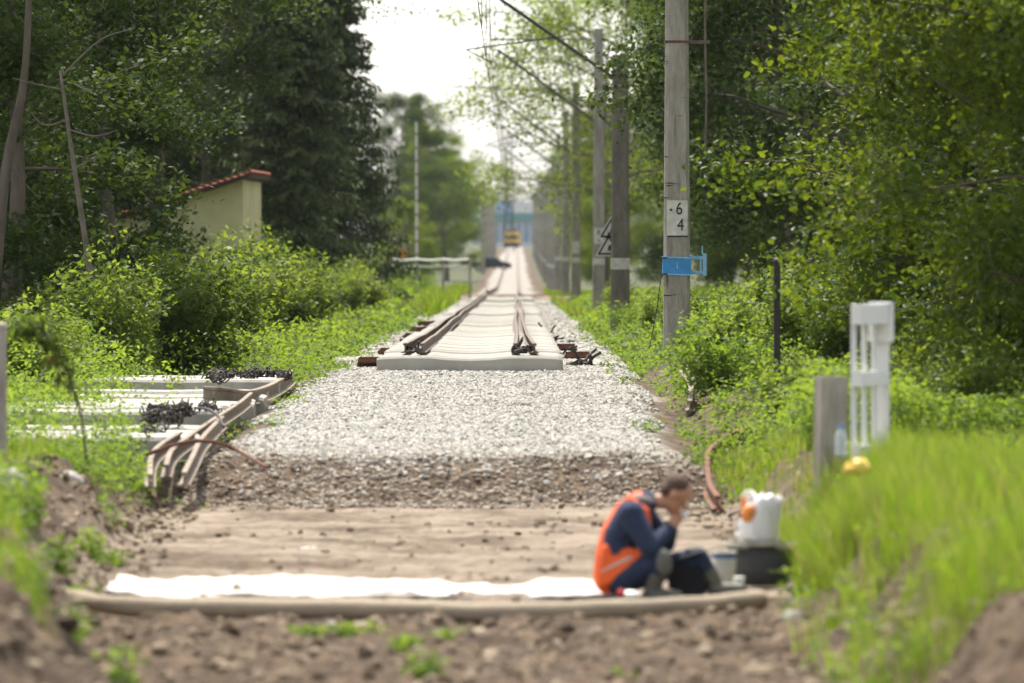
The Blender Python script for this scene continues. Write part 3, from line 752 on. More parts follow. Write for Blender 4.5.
def grasses():
    rng = np.random.default_rng(51)
    n = 62000; y = rng.uniform(24.5, 40, n); x = XR(y) - .08 + rng.random(n) ** .8 * 2.6
    k = x < 512 / F * y + .6; x, y = x[k], y[k]
    dens = fbm(x * 1.5, y * .8); k = rng.random(len(x)) < sstep(-.5, .25, dens) * sstep(-.15, .45, x - XR(y) + .5 * fbm(x * 2.3, y * 1.3)); x, y = x[k], y[k]
    k = (y > 27.9 + .9 * fbm(x * 2, y * 0 + 2)); x, y = x[k], y[k]
    n = len(x); h = rng.uniform(.08, .33, n) * (1 + 1.1 * fbm(x * 1.6, y)) 
    grass('long_grass', 'long bright backlit grass on the near right bank', x, y, h, rng.uniform(.005, .010, n), 52)
    n = 26000; y = rng.uniform(40, 58, n); x = XR(y) + .3 + rng.random(n) * 3.4
    k = (x < 512 / F * y + .4) & (rng.random(n) < sstep(-.5, .2, fbm(x, y * .5))); x, y = x[k], y[k]; n = len(x)
    grass('bank_grass', 'short green grass around the white slatted frame', x, y, rng.uniform(.08, .24, n), rng.uniform(.006, .012, n), 53)
    n = 26000; y = rng.uniform(29.5, 60, n); x = XL(y) - .45 - .35 * (y > 40) - rng.random(n) * 2.2
    k = (x > -512 / F * y - .4) & (rng.random(n) < sstep(-.2, .35, fbm(x * 1.3 + 4, y * .6))); x, y = x[k], y[k]; n = len(x)
    grass('left_grass', 'green grass tufts on the near left bank', x, y, rng.uniform(.10, .34, n), rng.uniform(.005, .010, n), 54)
    n = 24000; y = rng.uniform(35.5, 43, n); x = 1.95 + rng.random(n) * 1.6
    k = (x > XR(y) - .05) & (rng.random(n) < sstep(-.6, 0, fbm(x * 2, y))); x, y = x[k], y[k]; n = len(x)
    grass('slab_grass', 'tall grass hiding the feet of the concrete slab and slatted frame', x, y, rng.uniform(.20, .50, n), rng.uniform(.005, .010, n), 57)
    # meadow by the far crossing
    n = 30000; y = rng.uniform(170, 330, n); x = -2.25 - rng.random(n) ** 1.3 * 9
    grass('meadow_grass', 'hazy meadow grass left of the track near the level crossing', x, y, rng.uniform(.2, .7, n), rng.uniform(.03, .06, n), 55)
    n = 14000; y = rng.uniform(170, 330, n); x = xc(y) + 2.15 + rng.random(n) * 3
    grass('verge_grass', 'hazy bright grass beside the distant poles', x, y, rng.uniform(.1, .4, n), rng.uniform(.03, .05, n), 56)
grasses()

# ------------------------------------------------------------------ sleepers and rails
RAILP = [(-.075, 0), (.075, 0), (.075, .012), (.012, .03), (.010, .125), (.036, .137), (.036, .165), (.028, .172), (-.028, .172), (-.036, .165), (-.036, .137), (-.010, .125), (-.012, .03), (-.075, .012)]
def sleeper_mesh(name='sleeper', material=None, L=2.6, flat=False):
    m = MB()
    xs = [-1.3, -1.26, -.95, -.55, -.3, 0, .3, .55, .95, 1.26, 1.3]; hs = [.185, .20, .215, .215, .19, .18, .19, .215, .215, .20, .185]
    if flat: hs = [.19, .205, .21, .21, .205, .20, .205, .21, .21, .205, .19]
    ring = []
    for x, h in zip(xs, hs):
        x = x * L / 2.6
        e = .012 if abs(x) > 1.28 else 0
        ring.append([(x, -.148 + e, 0), (x, .148 - e, 0), (x, .145 - e, h - .03), (x, .115 - e, h), (x, -.115 + e, h), (x, -.145 + e, h - .03)])
    vs = [v for q in ring for v in q]; fs = []
    for i in range(len(ring) - 1):
        for k in range(6):
            k2 = (k + 1) % 6; fs.append((i * 6 + k, i * 6 + k2, (i + 1) * 6 + k2, (i + 1) * 6 + k))
    fs.append(tuple(range(6))); fs.append(tuple((len(ring) - 1) * 6 + k for k in range(6)))
    m.add(vs, fs)
    return m.mesh(name, material or M['sleeper'])
def sleepers():
    me = sleeper_mesh(); r = random.Random(4); gz_ = 0.0; nxt = 84.0
    Y = 80.0; zs = []
    i = 0; rest = MB()
    while Y < 247:
        und = .035 * float(fbm(np.array([Y * .16]), np.array([3.0]), 2)[0]) + .012 * float(fbm(np.array([Y * .9]), np.array([8.0]), 2)[0])
        if Y > nxt: gz_ = r.choice([-.03, .0, .03, .045]) ; nxt = Y + r.uniform(5, 11)
        z = float(zt(Y)) + und + gz_ + r.uniform(-.004, .004)
        if i < 299:
            o = link('concrete_sleeper', me, None, (xc(Y) + r.uniform(-.012, .012), Y, z))
            o.rotation_euler = (0, 0, r.uniform(-.006, .006))
            if i == 0: props(o, 'foremost pale concrete sleeper with its whole long side showing above the ballast', 'sleeper', 'new concrete sleepers laid in a row')
            else: props(o, 'pale concrete sleeper packed in the long row behind the foremost one', 'sleeper', 'new concrete sleepers laid in a row')
        else:
            q = [(v.co.x + xc(Y), v.co.y + Y, v.co.z + z) for v in me.vertices]
            rest.add(q, [tuple(p.vertices) for p in me.polygons])
        Y += .305; i += 1
    props(rest.obj('far_sleepers', M['sleeper']), 'far end of the pale sleeper row shrinking towards the dirt crossing', 'sleepers', kind='stuff')
sleepers()
def stop_z(Y): return float(zt(Y)) + .035 * float(fbm(np.array([Y * .16]), np.array([3.0]), 2)[0]) + .235
def rail(name, label, pts, material='rail', group=None, rolls=None, scale=1.0, kind='thing'):
    m = MB(); m.sweep([(a * scale, b * scale) for a, b in RAILP], pts, rolls)
    return props(m.obj(name, M[material]), label, 'rail', group)
def long_rail(label, f, Y0, Y1, dz=.0, step=3.0, group='loose rails lying on the new sleepers'):
    pts = []; Y = Y0
    while Y <= Y1: pts.append((f(Y), Y, stop_z(Y) + dz + .012)); Y += step
    e = rail('steel_rail', label, pts, 'rail', group, scale=.8)
    return e
long_rail('outer of the two brown rails on the left end of the sleepers', lambda Y: xc(Y) - .80 - .13 * math.exp(-(Y - 81) / 12) - .02 * math.sin((Y - 81) / 24), 80.9, 246)
long_rail('inner of the two brown rails on the left end of the sleepers', lambda Y: xc(Y) - .66 - .03 * math.exp(-(Y - 81) / 7) - .02 * math.sin((Y - 81) / 28), 80.7, 244)
long_rail('inner of the two dark rails on the right end of the sleepers', lambda Y: xc(Y) + .64 + .018 * math.sin((Y - 81) / 9), 80.8, 240)
long_rail('outer of the two dark rails on the right end of the sleepers', lambda Y: xc(Y) + .79 + .10 * math.exp(-(Y - 81) / 9) + .02 * math.sin((Y - 81) / 12 + 1), 80.6, 205)
for s, lb in ((-1, 'left'), (1, 'right')):
    pts = [(xc(Y) + s * .76, Y, float(zt(Y)) + .05) for Y in [252, 258, 264, 272] + list(range(290, 1010, 18))]
    rail('track_rail', lb + ' rail of the finished track running away beyond the dirt crossing', pts, 'rail', 'rails of the finished far track', scale=1.25)
# rail fittings: clamps on the rail ends
def fitting(x, Y, z, label, seed, n=7, s=.12):
    r = random.Random(seed); m = MB()
    for k in range(n):
        q = Euler((r.uniform(-.6, .6), r.uniform(-.6, .6), r.uniform(0, 3))).to_matrix()
        m.box(x + r.uniform(-s, s), Y + r.uniform(-.3, .3), z + r.uniform(.02, s * .7), r.uniform(.04, .12), r.uniform(.04, .1), r.uniform(.03, .06), q)
    for k in range(2):
        a = Vector((x + r.uniform(-s, s), Y, z + .03)); b = a + Vector((r.uniform(-.18, .18), r.uniform(-.2, .2), r.uniform(.08, .22)))
        m.tube([a, b], .012, 6)
    return props(m.obj('clamp_heap', M['iron']), label, 'clamps', kind='stuff')
fitting(-1.40, 80.9, stop_z(81), 'dark iron clamp heap at the left rail ends', 1)
fitting(.14, 80.8, stop_z(81), 'dark iron clamp heap at the right rail ends', 2, 9)
# rusty steel plates beside the sleepers
def steel_plate(px, py, Y, w, lab, rz=0.0, ty=.22):
    x = PX(px, Y); z = gz(x, Y); q = Matrix.Rotation(rz, 3, 'Z') @ Matrix.Rotation(R(-14), 3, 'X')
    m = MB(); m.box(0, 0, .06, w, ty, .05, q); m.box(0, -.06, .10, w * .9, .03, .09, q); m.box(0, .06, .10, w * .9, .03, .09, q)
    props(m.obj('rusty_tie_plate', M['rust'], None, (x, Y, z + .02), bevel=.006), lab, 'steel plate', 'rusty steel pieces beside the sleepers')
steel_plate(372, 347, 82.5, .42, 'rusty brown steel plate nearest the foremost sleeper on the left', .1, .3)
steel_plate(394, 334, 92, .5, 'second rusty steel plate up the left side of the sleepers', -.15)
steel_plate(408, 326, 104, .34, 'third rusty steel plate up the left side of the sleepers', .3)
steel_plate(414, 320, 113, .42, 'fourth rusty steel plate up the left side of the sleepers', -.3)
steel_plate(421, 314, 125, .5, 'fifth rusty steel plate up the left side of the sleepers', .2)
steel_plate(432, 310, 139, .7, 'farthest rusty steel plate on the left side of the sleepers', -.1)
steel_plate(577, 345, 88, .4, 'rusty steel plate nearest the foremost sleeper on the right', .2)
steel_plate(566, 330, 97, .35, 'rusty steel plate halfway up the right side of the sleepers', -.3)
def scrap(px, Y, lab, seed, s=1.0):
    r = random.Random(seed); x = PX(px, Y); z = gz(x, Y); m = MB()
    for k in range(6):
        a = Vector((r.uniform(-.15, .15), r.uniform(-.3, .3), .03)) * s
        b = a + Vector((r.uniform(-.25, .25), r.uniform(-.2, .2), r.uniform(.0, .22))) * s
        m.tube([a, (a + b) / 2 + Vector((0, 0, .03)), b], .014 * s + .004, 6)
    m.box(0, 0, .04, .18 * s, .2, .05, Matrix.Rotation(r.random() * 3, 3, 'Z'))
    props(m.obj('iron_scrap', M['iron'], None, (x, Y, z)), lab, 'iron scrap', 'iron scraps on the right shoulder')
scrap(580, 84, 'spiky tangle of iron bolts on the stones right of the foremost sleeper', 5, 1.3)
scrap(566, 92, 'small iron scrap on the right stones behind the spiky tangle', 6)
scrap(556, 108, 'iron scrap on the right stones near the middle of the sleeper row', 7, 1.1)
scrap(549, 124, 'farthest iron scrap on the right stones', 8, 1.2)

# dirt crossing with pale ends
m = MB()
for k in range(26):
    x = -4.4 + k * .30
    m.add(*(lambda c, w, h: ([(c[0] - w, c[1] - 1.4, c[2] - .1), (c[0] + w, c[1] - 1.4, c[2] - .1), (c[0] + w * .8, c[1], c[2] + h), (c[0] - w * .8, c[1], c[2] + h), (c[0] - w, c[1] + 1.6, c[2] - .1), (c[0] + w, c[1] + 1.6, c[2] - .1)],
          [(0, 1, 2, 3), (3, 2, 5, 4), (0, 3, 4), (1, 5, 2)]))((x, 250.5, .36 - .05 * abs(x + .4) * .3), .2, random.uniform(.10, .2)))
props(m.obj('earth_berm', M['fascia'] if False else solid('berm_soil', (.18, .14, .10), .95, var=.3, scale=1.5)), 'brown earth ridge across the track at the far end of the sleepers', 'earth ridge', kind='stuff')

# old sleepers piled at the left with rails
om = sleeper_mesh('old_sleeper', M['old_concrete'], 2.5, True)
def old_sleeper(cx, Y, z, rz, rx, lab):
    o = link('old_sleeper', om, None, (cx, Y, z)); o.rotation_euler = (rx, 0, rz)
    props(o, lab, 'sleeper', 'old concrete sleepers dumped left of the ballast')
r_ = random.Random(14); OS = []
WHERE = ['nearest the camera, its end half under weeds', 'just behind the nearest one of the pile', 'left of the pale curved rails', 'showing under the small spill of clips', 'beneath the front edge of the front clip heap',
         'beneath the middle of the front clip heap', 'just behind the front clip heap', 'two behind the front clip heap', 'beside the thin bent rod', 'with its right end under the long pale rail', 'just in front of the upright curved rail',
         'under the upright curved rail', 'just behind the upright curved rail', 'at the front edge of the rear clip heap', 'beneath the middle of the rear clip heap', 'just behind the rear clip heap', 'last but one at the back of the pile', 'rearmost of the pile']
for k, wh in enumerate(WHERE):
    Y = 56.3 + k * 1.12; pxr = np.interp(Y, [56, 60, 66, 76], [206, 214, 262, 288]) + r_.uniform(-9, 6)
    xr = PX(pxr, Y); cx = xr - 1.25; z = gz(xr - .6, Y) + r_.uniform(.03, .10) + (.10 if k in (4, 5, 6, 13, 14) else 0)
    old_sleeper(cx, Y, z, r_.uniform(-.13, .10), r_.uniform(.02, .16), 'old concrete sleeper of the dumped pile ' + wh)
    if k < 17:
        lo = link('old_sleeper', om, None, (cx - .5 + r_.uniform(-.2, .2), Y + .5, gz(xr - .6, Y) + .0)); lo.rotation_euler = (r_.uniform(-.1, .1), 0, r_.uniform(-.16, .12))
        props(lo, 'old concrete sleeper sunk low in the gaps of the dumped pile', 'sleeper', 'sleepers sunk in the gaps of the pile')
def poly(pts, n=8):
    """Catmull-Rom through points"""
    pts = [Vector(p) for p in pts]; out = []
    q = [pts[0] * 2 - pts[1]] + pts + [pts[-1] * 2 - pts[-2]]
    for i in range(1, len(q) - 2):
        for k in range(n):
            t = k / n
            out.append(.5 * ((2 * q[i]) + (q[i + 1] - q[i - 1]) * t + (2 * q[i - 1] - 5 * q[i] + 4 * q[i + 1] - q[i + 2]) * t * t + (3 * q[i] - q[i - 1] - 3 * q[i + 1] + q[i + 2]) * t ** 3))
    out.append(pts[-1]); return out
# curved rail on the stack (px,py of foot line, Y)
rail('bent_rail', 'upright brown rail curving up at its right end on the dumped sleepers', poly([P(203, 401, 66), P(222, 402, 66), P(246, 405, 66.6), P(266, 400, 68.5), P(282, 391, 72), P(291, 383, 75)]), 'rail_pale', 'old rails dumped left of the ballast')
rail('bent_rail', 'long pale rail running down beside the ballast edge from the stack', poly([P(166, 478, 51.5), P(172, 462, 53.5), P(190, 447, 56), P(214, 430, 59), P(238, 414, 63), P(251, 403, 66)]), 'rail_pale', 'old rails dumped left of the ballast', scale=.72)
rail('bent_rail', 'short pale rail lowest on the bank below the ballast', poly([P(184, 486, 50.6), P(193, 468, 52.5), P(202, 450, 54.5), P(222, 428, 58.5)]), 'rail_pale', 'old rails dumped left of the ballast', scale=.72)
rail('bent_rail', 'leftmost pale rail curving down out of the weeds', poly([P(150, 488, 50.6), P(151, 470, 52.2), P(160, 457, 54), P(180, 444, 56)]), 'rail_pale', 'old rails dumped left of the ballast', scale=.72)
rail('bent_rail', 'short curved rail half buried in weeds below the numbered pole', poly([(PX(a, b), b, gz(PX(a, b), b) + .06) for a, b in [(690, 65), (693, 68.5), (691, 71.5), (683, 75.5)]]), 'rail_pale', 'old rails right of the ballast', scale=.72)
rail('bent_rail', 'rusty bent rail lying curled on the soil heap right of the ballast', poly([(PX(a, b), b, gz(PX(a, b), b) + .03) for a, b in [(718, 50.2), (709, 52.6), (708, 55.5), (716, 58.6), (735, 60.2), (762, 60.6)]]), 'rust', 'old rails right of the ballast', scale=.75)
# iron clips piles
def clips(name, cx, cy, z, sx, sy, n, lab, seed):
    r = random.Random(seed); m = MB()
    cl = [(r.gauss(0, sx), r.gauss(0, sy)) for _ in range(max(2, n // 22))]
    for k in range(n):
        u, w = r.choice(cl); c = Vector((cx + u + r.gauss(0, .045), cy + w + r.gauss(0, .12), z + abs(r.gauss(0, .03)) + .01)); q = Euler((r.random() * 6, r.random() * 6, r.random() * 6)).to_matrix()
        a0 = r.random() * 6; ra = r.uniform(.028, .055)
        pts = [c + q @ Vector((math.cos(a0 + t * .85) * ra, math.sin(a0 + t * .85) * ra * .7, .014 * t)) for t in range(6)]
        m.tube(pts, .010, 5)
    props(m.obj(name, M['iron'], smooth=True), lab, 'rail clips', kind='stuff')
clips('rail_clip_heap', PX(178, 60), 60, .64, .20, .6, 150, 'front tangled heap of dark rail clips on the old sleepers', 1)
clips('rail_clip_heap', PX(166, 58.8), 58.8, .60, .10, .2, 60, 'small spill of dark clips left of the front clip heap', 5)
clips('rail_clip_heap', PX(236, 72.5), 72.5, .74, .26, .7, 190, 'rear tangled heap of dark rail clips beside the curved rail', 2)
clips('rail_clip_heap', PX(268, 74), 74, .72, .17, .3, 60, 'thin scatter of rusty clips at the right end of the rearmost sleeper', 3)
clips('rail_clip_heap', PX(152, 56.5), 56.5, .52, .05, .1, 22, 'tiny clump of clips on the front sleeper beside the weeds', 4)
m = MB(); m.tube(poly([P(197, 408, 59), P(207, 409, 58), P(218, 416, 57.5), P(224, 427, 57)]), .015, 6); props(m.obj('bent_rod', M['iron'], smooth=True), 'thin dark rod bent over the old sleepers', 'iron rod')
m = MB(); m.tube(poly([P(146, 455, 52), P(170, 446, 52), P(195, 441, 52), P(218, 443, 52), P(240, 452, 52), P(268, 468, 51)]), [.02] * 32 + [.018] * 9, 6)
props(m.obj('dead_branch', M['rust'], smooth=True), 'brown dead branch lying across the pale rails', 'branch')

# ------------------------------------------------------------------ poles and catenary
def text_mesh(s, size, material, depth=.004):
    cu = bpy.data.curves.new('t', 'FONT'); cu.body = s; cu.size = size; cu.extrude = depth; cu.align_x = 'CENTER'; cu.align_y = 'CENTER'
    o = bpy.data.objects.new('t', cu); C.objects.link(o)
    bpy.context.view_layer.update()
    me = bpy.data.meshes.new_from_object(o.evaluated_get(bpy.context.evaluated_depsgraph_get()))
    bpy.data.objects.remove(o); me.materials.clear(); me.materials.append(material); return me
TXT = {}
def put_text(s, size, loc, parent, name='number', sx=.8):
    if (s, size) not in TXT: TXT[(s, size)] = text_mesh(s, size, M['black_paint'])
    o = link(name, TXT[(s, size)], parent, loc); o.rotation_euler = (PI / 2, 0, 0); o.scale = (sx, 1, 1); return o
def pole_mesh(wb, wt, H, name, mt):
    m = MB(); vs = []
    nz_ = 14
    for i in range(nz_ + 1):
        t = i / nz_; w = (wb * (1 - t) + wt * t) / 2; c = .05; z = -1 + (H + 1) * t
        for x, y in ((-w, -w + c), (-w + c, -w), (w - c, -w), (w, -w + c), (w, w - c), (w - c, w), (-w + c, w), (-w, w - c)): vs.append((x, y, z))
    fs = []
    for i in range(nz_):
        for k in range(8):
            k2 = (k + 1) % 8; fs.append((i * 8 + k, i * 8 + k2, i * 8 + 8 + k2, i * 8 + 8 + k))
    fs.append(tuple(nz_ * 8 + k for k in range(8)))
    m.add(vs, fs); return m.mesh(name, mt)
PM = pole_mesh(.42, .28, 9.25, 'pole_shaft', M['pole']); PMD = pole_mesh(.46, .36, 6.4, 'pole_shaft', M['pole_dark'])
def poleX(Y): return xc(Y) + 3.02
PY_ = [84, 130, 178, 228, 276, 325, 374, 424, 475, 530, 590, 650, 715, 790]
PLAB = ['tall concrete pole marked 64 with a blue clamp band, nearest of the line', 'dark thick pole with two triangle signs on its left, second of the line', 'concrete pole with a faded number patch, third of the line',
        'concrete pole with a white ring, fourth of the line', 'concrete pole with a white ring, fifth of the line', 'concrete pole with a white ring, sixth of the line']
def width_at(z, wb, wt, H): return wb + (wt - wb) * (z + 1) / (H + 1)
for i, Y in enumerate(PY_):
    x = poleX(Y) + (.2 if i == 2 else 0); z0 = max(gz(x, Y), .2) if i < 6 else gz(x, Y)
    zb = z0 - .2
    lab = PLAB[i] if i < 6 else 'hazy concrete pole in the far part of the line right of the track'
    e = empty('catenary_pole', (x, Y, zb), lab, 'pole', 'concrete poles along the right side of the track')
    short = (i == 1)
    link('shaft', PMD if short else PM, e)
    wb, wt, H = (.46, .36, 6.4) if short else (.42, .28, 9.25)
    # painted ring
    zr = 2.1 - zb if i < 6 else 2.0
    if i != 0:
        w = width_at(zr, wb, wt, H) + .008; m = MB()
        m.box(0, 0, zr, w, w, .26 if i == 1 else .2); m.obj('painted_ring', M['white_paint'], e)
    if i in (0, 2, 3):
        zc = {0: CZ - (218 - HZ) / F * Y, 2: CZ - (236 - HZ) / F * Y, 3: CZ - (247 - HZ) / F * Y}[i] - zb
        w = width_at(zc, wb, wt, H); ph = .52 if i == 0 else .5
        m = MB(); m.box(0, -w / 2 - .003, zc, w * .82, .01, ph); m.obj('number_patch', M['white_paint'], e)
        if i == 0:
            put_text('6', .26, (.03, -w / 2 - .014, zc + .13), e); put_text('4', .26, (.05, -w / 2 - .014, zc - .11), e)
            m = MB(); m.lathe([(.018, -.004), (.018, .004)], (-.09, -w / 2 - .012, zc + .12), 12, rot=Matrix.Rotation(PI / 2, 3, 'X')); m.obj('dot', M['black_paint'], e)
            m = MB(); m.box(.01, -w / 2 - .012, zc - .27, w * .8, .006, .02); m.obj('underline', M['black_paint'], e)
        elif i == 2:
            put_text('6', .26, (0, -w / 2 - .014, zc + .12), e); put_text('1', .26, (0, -w / 2 - .014, zc - .12), e)
    if i == 0:
        zc = CZ - (266 - HZ) / F * Y - zb; w = width_at(zc, wb, wt, H)
        q = Matrix.Rotation(R(2), 3, 'Y')
        m = MB(); m.box(0, 0, zc, w + .03, w + .03, .24, q); b = m.obj('clamp_band', M['blue'], e)
        m = MB(); m.box(0, 0, zc + .125, w + .05, w + .05, .018, q); m.box(0, 0, zc - .125, w + .05, w + .05, .018, q); m.obj('band_edge', M['pale_blue'], e)
        o = put_text('1', .13, (.0, -w / 2 - .022, zc + .0), e); o.data = text_mesh('1', .13, M['white_paint'])
        m = MB(); xx = w / 2
        m.box(xx + .10, 0, zc + .12, .24, .05, .045); m.box(xx + .10, 0, zc - .10, .24, .05, .045); m.box(xx + .22, 0, zc + .02, .055, .06, .33); m.box(xx + .185, 0, zc + .24, .02, .03, .12)
        m.box(xx + .16, -.02, zc + .01, .03, .05, .2)
        m.obj('side_bracket', M['pale_blue'], e, bevel=.004)
        m = MB()
        for s in (.12, -.12): m.tube([(-w / 2 - .05, -w / 2 - .02, zc + s), (-w / 2 + .05, -w / 2 - .02, zc + s)], .014, 6)
        m.obj('bolt', M['steel_tube'], e)
        m = MB(); m.tube([(-w / 2 - .04, -.2, zc - .12), (-w / 2 - .10, -.2, zc - .6), (-w / 2 - .22, -.25, .3)], .007, 5); m.obj('earthing_wire', M['steel_tube'], e)
        # ring, bracket and cable
        zc = CZ - (42 - HZ) / F * Y - zb; w = width_at(zc, wb, wt, H)
        m = MB(); m.box(0, 0, zc, w + .02, w + .02, .035); m.obj('rust_ring', M['rust'], e)
        m = MB(); m.box(w / 2 + .16, 0, zc, .32, .03, .05); m.obj('cable_bracket', M['grey_wood'], e)
        m = MB(); m.tube([(w / 2 + .26, 0, 9.2), (w / 2 + .25, 0, zc), (w / 2 + .27, .02, 4.0), (w / 2 + .25, .02, 3.1)], .02, 6); m.obj('hanging_cable', M['grey_wood'], e)
    # cantilever towards the track
    if i < 9:
        zl = zt(Y) + .2 - zb; dx = -(3.02)
        w = 0.14
        zlow, zmid, ztop = 5.95 + zl, 8.15 + zl, 8.5 + zl
        if short: zlow, zmid, ztop = 5.7 + zl, 7.75 + zl, 8.1 + zl
        m = MB()
        m.tube([(-w, 0, zlow - .1), (dx - .15, 0, zmid - .05)], .038, 8)
        m.obj('cantilever_strut', M['steel_tube'], e)
        m = MB(); m.tube([(dx * .5 if short else -w, 0, (ztop if not short else ztop) - .08), (dx - .3, 0, ztop - .08)], .026, 6)
        m.obj('top_tie', M['steel_tube'], e)
        m = MB(); m.tube([(dx * .42, 0, zlow + (zmid - zlow) * .42), (dx - .5, 0, 6.25 + zl), (dx + .1, 0, 5.95 + zl)], .018, 6)
        m.obj('steady_arm', M['steel_tube'], e)
        m = MB()
        for s in (.0, .08, .16, .24): m.lathe([(.03, -.02), (.065, -.01), (.065, .01), (.03, .02)], (-w - .12 - s, 0, zlow + (s + .12) * .55), 10, rot=Matrix.Rotation(R(-60), 3, 'Y'))
        m.obj('insulator', M['rust'], e)
    if i == 3:
        m = MB(); m.tube([(dx, 0, ztop), (dx - 2.8, 0, ztop + .05)], .022, 6); m.tube([(dx - 1.2, 0, ztop), (dx - .3, 0, ztop - 1.0)], .012, 5); m.obj('extension_arm', M['steel_tube'], e)
    if i == 1:
        # two triangle signs on the left
        for j, (py, px) in enumerate([(231, 607), (248, 605)]):
            c = P(px + 4, py, Y) - Vector((x, Y, zb)); s = .32 if j else .30
            tri = lambda k: [(-s * k, -s * .58 * k), (s * k, -s * .58 * k), (0, s * 1.15 * k)]
            for nm, k, dy, mt in (('triangle_sign', 1.0, .24, 'white_paint'),):
                m = MB(); m.prism(tri(1.0), .24, .255); sg = m.obj(nm, M['white'], e, c)
                m = MB(); t1, t2 = tri(.84), tri(.60)
                vs = [(a, .236, b) for a, b in t1] + [(a, .236, b) for a, b in t2]; m.add(vs, [(0, 1, 4, 3), (1, 2, 5, 4), (2, 0, 3, 5)])
                m.obj('sign_border', M['black_paint'], sg)
                m = MB(); m.prism([(-.03, -.06), (.05, -.06), (.1, .06), (.0, .07)], .233, .237); m.obj('sign_symbol', M['black_paint'], sg)
            m = MB(); m.box(.1, .27, 0, .3, .03, .03); m.obj('sign_arm', M['iron'], e, c)
# wires
def wire(name, label, z, off, r, sag=0.0, Y0=30):
    m = MB(); ys = [Y0] + PY_[:9]; 
    pts = []
    for a, b in zip([38] + PY_[:8], PY_[:9]):
        for t in np.linspace(0, 1, 7)[:-1]:
            Y = a + (b - a) * t; pts.append((xc(Y) + off, Y, float(zt(a) + (zt(b) - zt(a)) * t) + z - sag * 4 * t * (1 - t)))
    m.tube(pts, r, 5, False)
    o = props(m.obj(name, M['iron']), label, 'wire')
    return pts
pts_c = wire('contact_wire', 'lower overhead contact wire above the track', 5.95, 0, .010)
pts_m = wire('messenger_wire', 'upper sagging overhead wire carrying the droppers', 8.2, 0, .012, 1.0)
m = MB()
for a, b in list(zip(pts_c, pts_m))[1::2]: m.tube([a, b], .008, 4)
props(m.obj('dropper_wires', M['iron']), 'thin vertical droppers between the two overhead wires', 'wire', kind='stuff')
# left far pole row
for i, Y in enumerate([560, 620, 690, 760, 840]):
    e = empty('catenary_pole', (-2.9 + (Y - 560) * .0012, Y, gz(-3.2, Y) - .5), 'hazy grey pole in the far row left of the track', 'pole', 'far poles left of the track', sc=(1.2, 1.2, .9))
    link('shaft', PM, e)
# lattice mast across far track
Y = 900; e = empty('lattice_mast', (PX(509, Y), Y, gz(0, Y)), 'hazy dark lattice mast straight above the far end of the track', 'mast'); m = MB()
for s in (-1, 1):
    m.tube([(s * .75, 3, 0), (s * .35, 3, 19)], .11, 6)
m.obj('leg', M['iron'], e); m = MB()
for q in range(13):
    z = 1.2 + q * 1.4; w1 = .75 - .4 * z / 19; w2 = .75 - .4 * (z + 1.4) / 19; m.tube([(-w1, 3, z), (w2, 3, z + 1.4)], .06, 5); m.tube([(w1, 3, z), (-w2, 3, z + 1.4)], .06, 5)
m.obj('lattice', M['iron'], e); m = MB(); m.tube([(-4, 3, 17), (5, 3, 17)], .1, 6); m.obj('crossarm', M['iron'], e)

# ------------------------------------------------------------------ yellow shed
def shed():
    Y = 157; a = P(243, 265, Y); xr = a.x; zb = .3; zt_ = CZ - (180 - HZ) / F * Y
    e = empty('yellow_shed', (xr, Y, zb), 'small pale yellow shed with a red tiled roof edge among the trees', 'shed', rz=R(-3))
    H = zt_ - zb; m = MB()
    # local: front wall from x=-4..0 at y=0, right wall along +y
    poly_ = [(-5.2, 0), (0, 0), (0, H), (-5.2, H - 1.65)]
    m.prism(poly_, 0, 5.2); m.obj('wall', M['yellow_wall'], e)
    m = MB(); t = .12
    vs = [(-5.5, -.35, H - 1.72), (.22, -.35, H + .07), (.22, 5.5, H + .07), (-5.5, 5.5, H - 1.72)]; vs += [(x, y, z + t) for x, y, z in vs]
    m.add(vs, [(3, 2, 1, 0), (4, 5, 6, 7), (0, 1, 5, 4), (1, 2, 6, 5), (2, 3, 7, 6), (3, 0, 4, 7)])
    rf = m.obj('roof', M['fascia'], e)
    m = MB()
    for k in range(30):
        x = -5.4 + k * .19; z = H + .07 - (-x + .22) * .313 + t
        m.tube([(x, -.42, z + .03), (x, 5.6, z + .0)], .05, 8)
    m.obj('tiles', M['tile'], rf)
    m = MB()
    for k in range(14): m.tube([(.22, -.3 + k * .4, H + .22), (.22, -.3 + k * .4 + .42, H + .24)], [.06, .05], 8)
    m.obj('ridge_tiles', M['tile'], rf)
shed()

# ------------------------------------------------------------------ level crossing furniture
Y = 285
b = P(417, 274, Y); e = empty('barrier', (b.x, Y, gz(b.x, Y)), 'raised red and white striped crossing barrier arm', 'barrier')
m = MB(); m.box(0, 0, .55, .45, .5, 1.1); m.obj('cabinet', M['steel_tube'], e, bevel=.03)
m = MB(); m.cur = 0
zz = .9; k = 0
arm = MB(); 
while zz < 8.4:
    st = .12 if k % 2 else .55; arm.cur = k % 2; arm.tube([(.0 - zz * .004, 0, zz), (-.004 * (zz + st), 0, zz + st)], .085 - zz * .004, 8); zz += st; k += 1
arm.obj('arm', [M['white'], M['red_stripe']], e)
b = P(402, 262, 255); e = empty('signal_box', (b.x, 255, gz(b.x, 255)), 'small orange and grey box on a post near the far crossing', 'signal box')
m = MB(); m.tube([(0, 0, 0), (0, 0, 2.0)], .06, 8); m.obj('post', M['steel_tube'], e)
m = MB(); m.box(0, -.05, 2.15, .5, .25, .62); m.obj('housing', M['pole'], e, bevel=.02); m = MB(); m.box(0, -.19, 2.08, .36, .04, .36); m.obj('panel', M['amber'], e)
